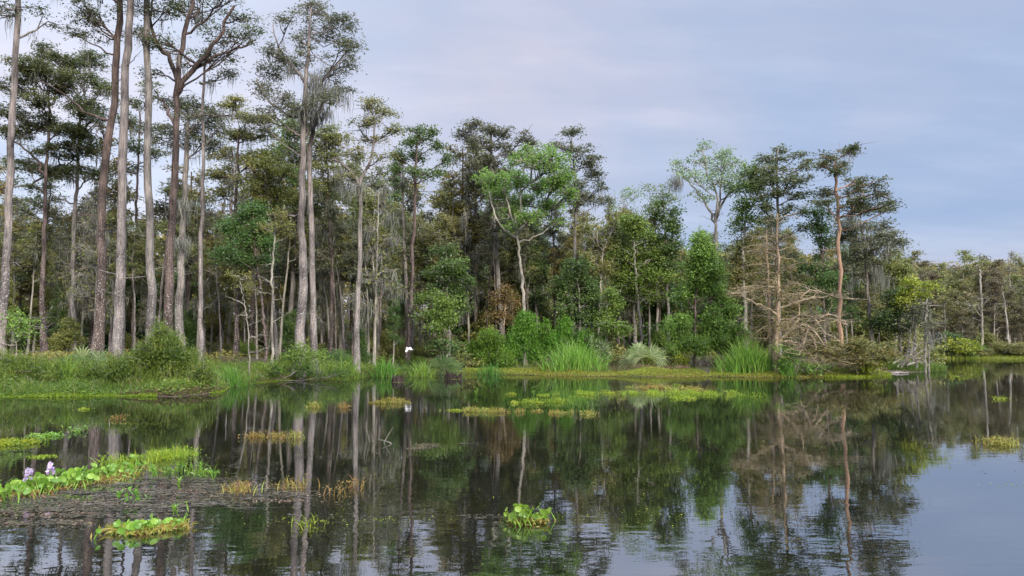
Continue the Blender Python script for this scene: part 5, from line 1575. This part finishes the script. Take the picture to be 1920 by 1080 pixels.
weed_mat('rusty weed patch among debris in the left foreground', [(430, 925), (470, 925), (520, 918), (560, 912)], 420, .10, .12, 'mix', 80, .045, .012, tint=(0, .9))
weed_mat('small dark leafed sprig standing in the debris', [(245, 940)], 40, .02, .12, 'hyacinth', 10, .06, .03, tint=(0, .3))
weed_mat('lone rusty sprig right of the debris patch', [(645, 918)], 60, .05, .12, 'mix', 22, .05, .016, tint=(0, .4))
weed_mat('lone green sprig in the dark foreground', [(572, 988)], 40, .025, .09, 'lime', 18, .05, .015)
weed_mat('yellow sprig cluster at the right edge of the water', [(1850, 832), (1880, 835), (1925, 838)], 420, .08, .14, 'mix', 120, .06, .02, tint=(.3, .8))
weed_mat('tiny yellow weed out in the right channel', [(1865, 748), (1876, 749)], 80, .05, .12, 'lime', 12, .07, .03)
weed_mat('tiny weed speck in the channel before the grassy tongue', [(1785, 706), (1792, 706)], 60, .06, .06, 'lime', 0, .08, .04)
weed_mat('small weed tuft between the jagged stump and the weed island', [(958, 740)], 60, .05, .12, 'lime', 10, .07, .03)
weed_mat('pale weed scum left of the weed line in open water', [(795, 832), (830, 838)], 260, .14, .02, 'debris', 0, .05, .02, tint=(.5, 1))
weed_mat('low creeping sprigs between the hyacinth bank and the debris', [(285, 890), (340, 885), (400, 895)], 260, .1, .13, 'hyacinth', 50, .05, .018, tint=(.1, .6))


def reed_stalks(label, px, py, sticks_px):
    c = onz(px, py); mb = MB()
    for (x0, y0, x1, y1) in sticks_px:
        a = onz(x0, y0); b = at(x1, y1, a[1] - .1)
        S = bez(a, (a + b) / 2 + rng.normal(size=3) * .02, b, 5); tube(mb, S, [.012, .011, .01, .008, .004], 5)
    o = mb.build('broken_reed_stalks', M['b_pale'], None, c); tag(o, label, 'reeds')


reed_stalks('few bent broken reed stalks standing in open water', 705, 828, [(693, 830, 686, 792), (700, 830, 698, 804), (720, 830, 738, 800), (735, 832, 708, 824), (710, 826, 712, 798)])
reed_stalks('thin single stalks standing in the water at the left', 420, 800, [(423, 800, 424, 775), (205, 800, 204, 786)])

def sprig(label, px, py, h, lean=.25):
    c = onz(px, py); mb = MB()
    for s_ in range(int(rng.integers(1, 4))):
        a = c + (rng.normal() * .03, rng.normal() * .03, -.01)
        tip = a + np.array([rng.normal() * lean * h, rng.normal() * lean * h, h * rng.uniform(.7, 1.1)])
        S = bez(a, (a + tip) / 2 + (0, 0, .02), tip, 7); tube(mb, S, np.linspace(.006, .003, 7), 4)
        for k in range(2, 7):
            blades(mb, np.repeat(S[k][None], 3, 0), .07, 1.2, .016, rng.uniform(.2, .9, 3), 2)
    o = mb.build('water_sprig', M['hyacinth'], None, c); tag(o, label, 'water plant', 'small sprigs standing in the floating debris')


for lab, x, y, h in (('upright green sprig just right of the long hyacinth bank', 291, 893, .16), ('taller green sprig behind the middle of the debris mat', 336, 888, .18), ('green sprig at the far edge of the debris, right of the taller one', 378, 889, .15),
                     ('leaning sprig over the debris left of the rusty weed patch', 405, 899, .17), ('sprig with a yellow foot in the middle of the debris', 341, 919, .14), ('low dark sprig in front of the middle of the hyacinth bank', 225, 935, .09),
                     ('pale sprig rising from the right end of the bright front clump', 336, 968, .15), ('single sprig near the end of the long thin weed line', 1102, 765, .2), ('lone sprig between the weed island and the stumps', 893, 741, .22),
                     ('sprig beside the spiky pale tuft out in open water', 1000, 740, .16)):
    sprig(lab, x, y, h)

mb = MB(); n = 110
a = np.array([onz(x, y, .012) for x, y in zip(rng.uniform(0, 560, n), rng.normal(930, 16, n))])
az = rng.normal(0, .35, n); ln = rng.uniform(.12, .55, n)
b = a + np.column_stack([np.cos(az) * ln, np.sin(az) * ln, rng.uniform(-.004, .02, n)])
m_ = (a + b) / 2 + rng.normal(size=(n, 3)) * (.03, .03, .004)
m_ = m_ + rng.normal(size=(n, 3)) * (.05, .05, 0)
sticks(mb, a, m_, .003, .0025); sticks(mb, m_, b, .0025, .0015)
tag(mb.build('floating_debris', M['b_grey']), 'thin pale twigs lying across the debris mat', 'debris', kind='stuff')

# floating debris: flat scraps and twigs on the surface
def debris(label, areas, mat='debris', Lw=(.05, .02), mul=1.0):
    mb = MB()
    for (x, y, rx, ry, n) in areas:
        n = int(n * mul * .6)
        a = onz(x, y); sx = rx * a[1] / F; sy = abs(onz(x, y - ry)[1] - a[1])
        g = rng.normal(size=(n, 2)) * .5
        cl = rng.normal(size=(max(2, n // 50), 2)) * .55; k = rng.choice(len(cl), n, p=(lambda q: q / q.sum())(rng.uniform(.05, 1.5, len(cl)) ** 2))
        g = cl[k] + g * rng.uniform(.08, .5, (len(cl), 1))[k] * np.array([1.5, .6])
        P = np.column_stack([a[0] + g[:, 0] * sx * 1.2, a[1] + g[:, 1] * sy * 1.2, rng.random(n) * .012 + .003])
        leaves(mb, P, Lw[0], Lw[1], rng.random(n), 0, .97)
    o = mb.build('floating_debris', M[mat]); tag(o, label, 'debris', kind='stuff')


debris('dark mat of floating twigs and dead leaves in the left foreground', [(120, 950, 150, 18, 7000), (330, 920, 120, 16, 4200), (60, 975, 120, 12, 3000), (470, 930, 90, 12, 2200), (300, 950, 90, 10, 1800), (400, 900, 100, 8, 900), (180, 930, 160, 14, 2500)], 'debris', (.075, .009), 1.0)
debris('scattered dead leaf scraps among the floating twigs', [(120, 950, 150, 18, 1600), (330, 920, 120, 16, 1100), (60, 975, 120, 12, 600), (470, 930, 90, 12, 500), (180, 930, 160, 14, 700)], 'litter', (.028, .014), 1.0)
debris('pale duckweed specks sprinkled over the near water', [(300, 1010, 400, 50, 500), (900, 930, 500, 60, 700), (1400, 880, 400, 50, 300), (500, 860, 400, 30, 600), (1100, 810, 500, 20, 600), (250, 800, 300, 14, 500), (1600, 760, 250, 20, 300)], 'lime', (.020, .014), .4)
debris('thin scum and specks scattered over the open water',
       [(1050, 770, 120, 6, 500), (900, 745, 140, 6, 260), (1280, 770, 120, 3, 160), (1190, 865, 70, 6, 220), (820, 835, 60, 8, 260), (600, 860, 140, 12, 160), (930, 830, 60, 5, 120), (480, 760, 200, 8, 120),
        (1500, 890, 200, 14, 90), (1120, 1000, 160, 20, 160), (700, 950, 200, 25, 260), (1420, 800, 160, 10, 90), (400, 850, 200, 8, 320), (850, 960, 80, 14, 420), (60, 848, 90, 5, 300)], 'debris', (.035, .012), .6)
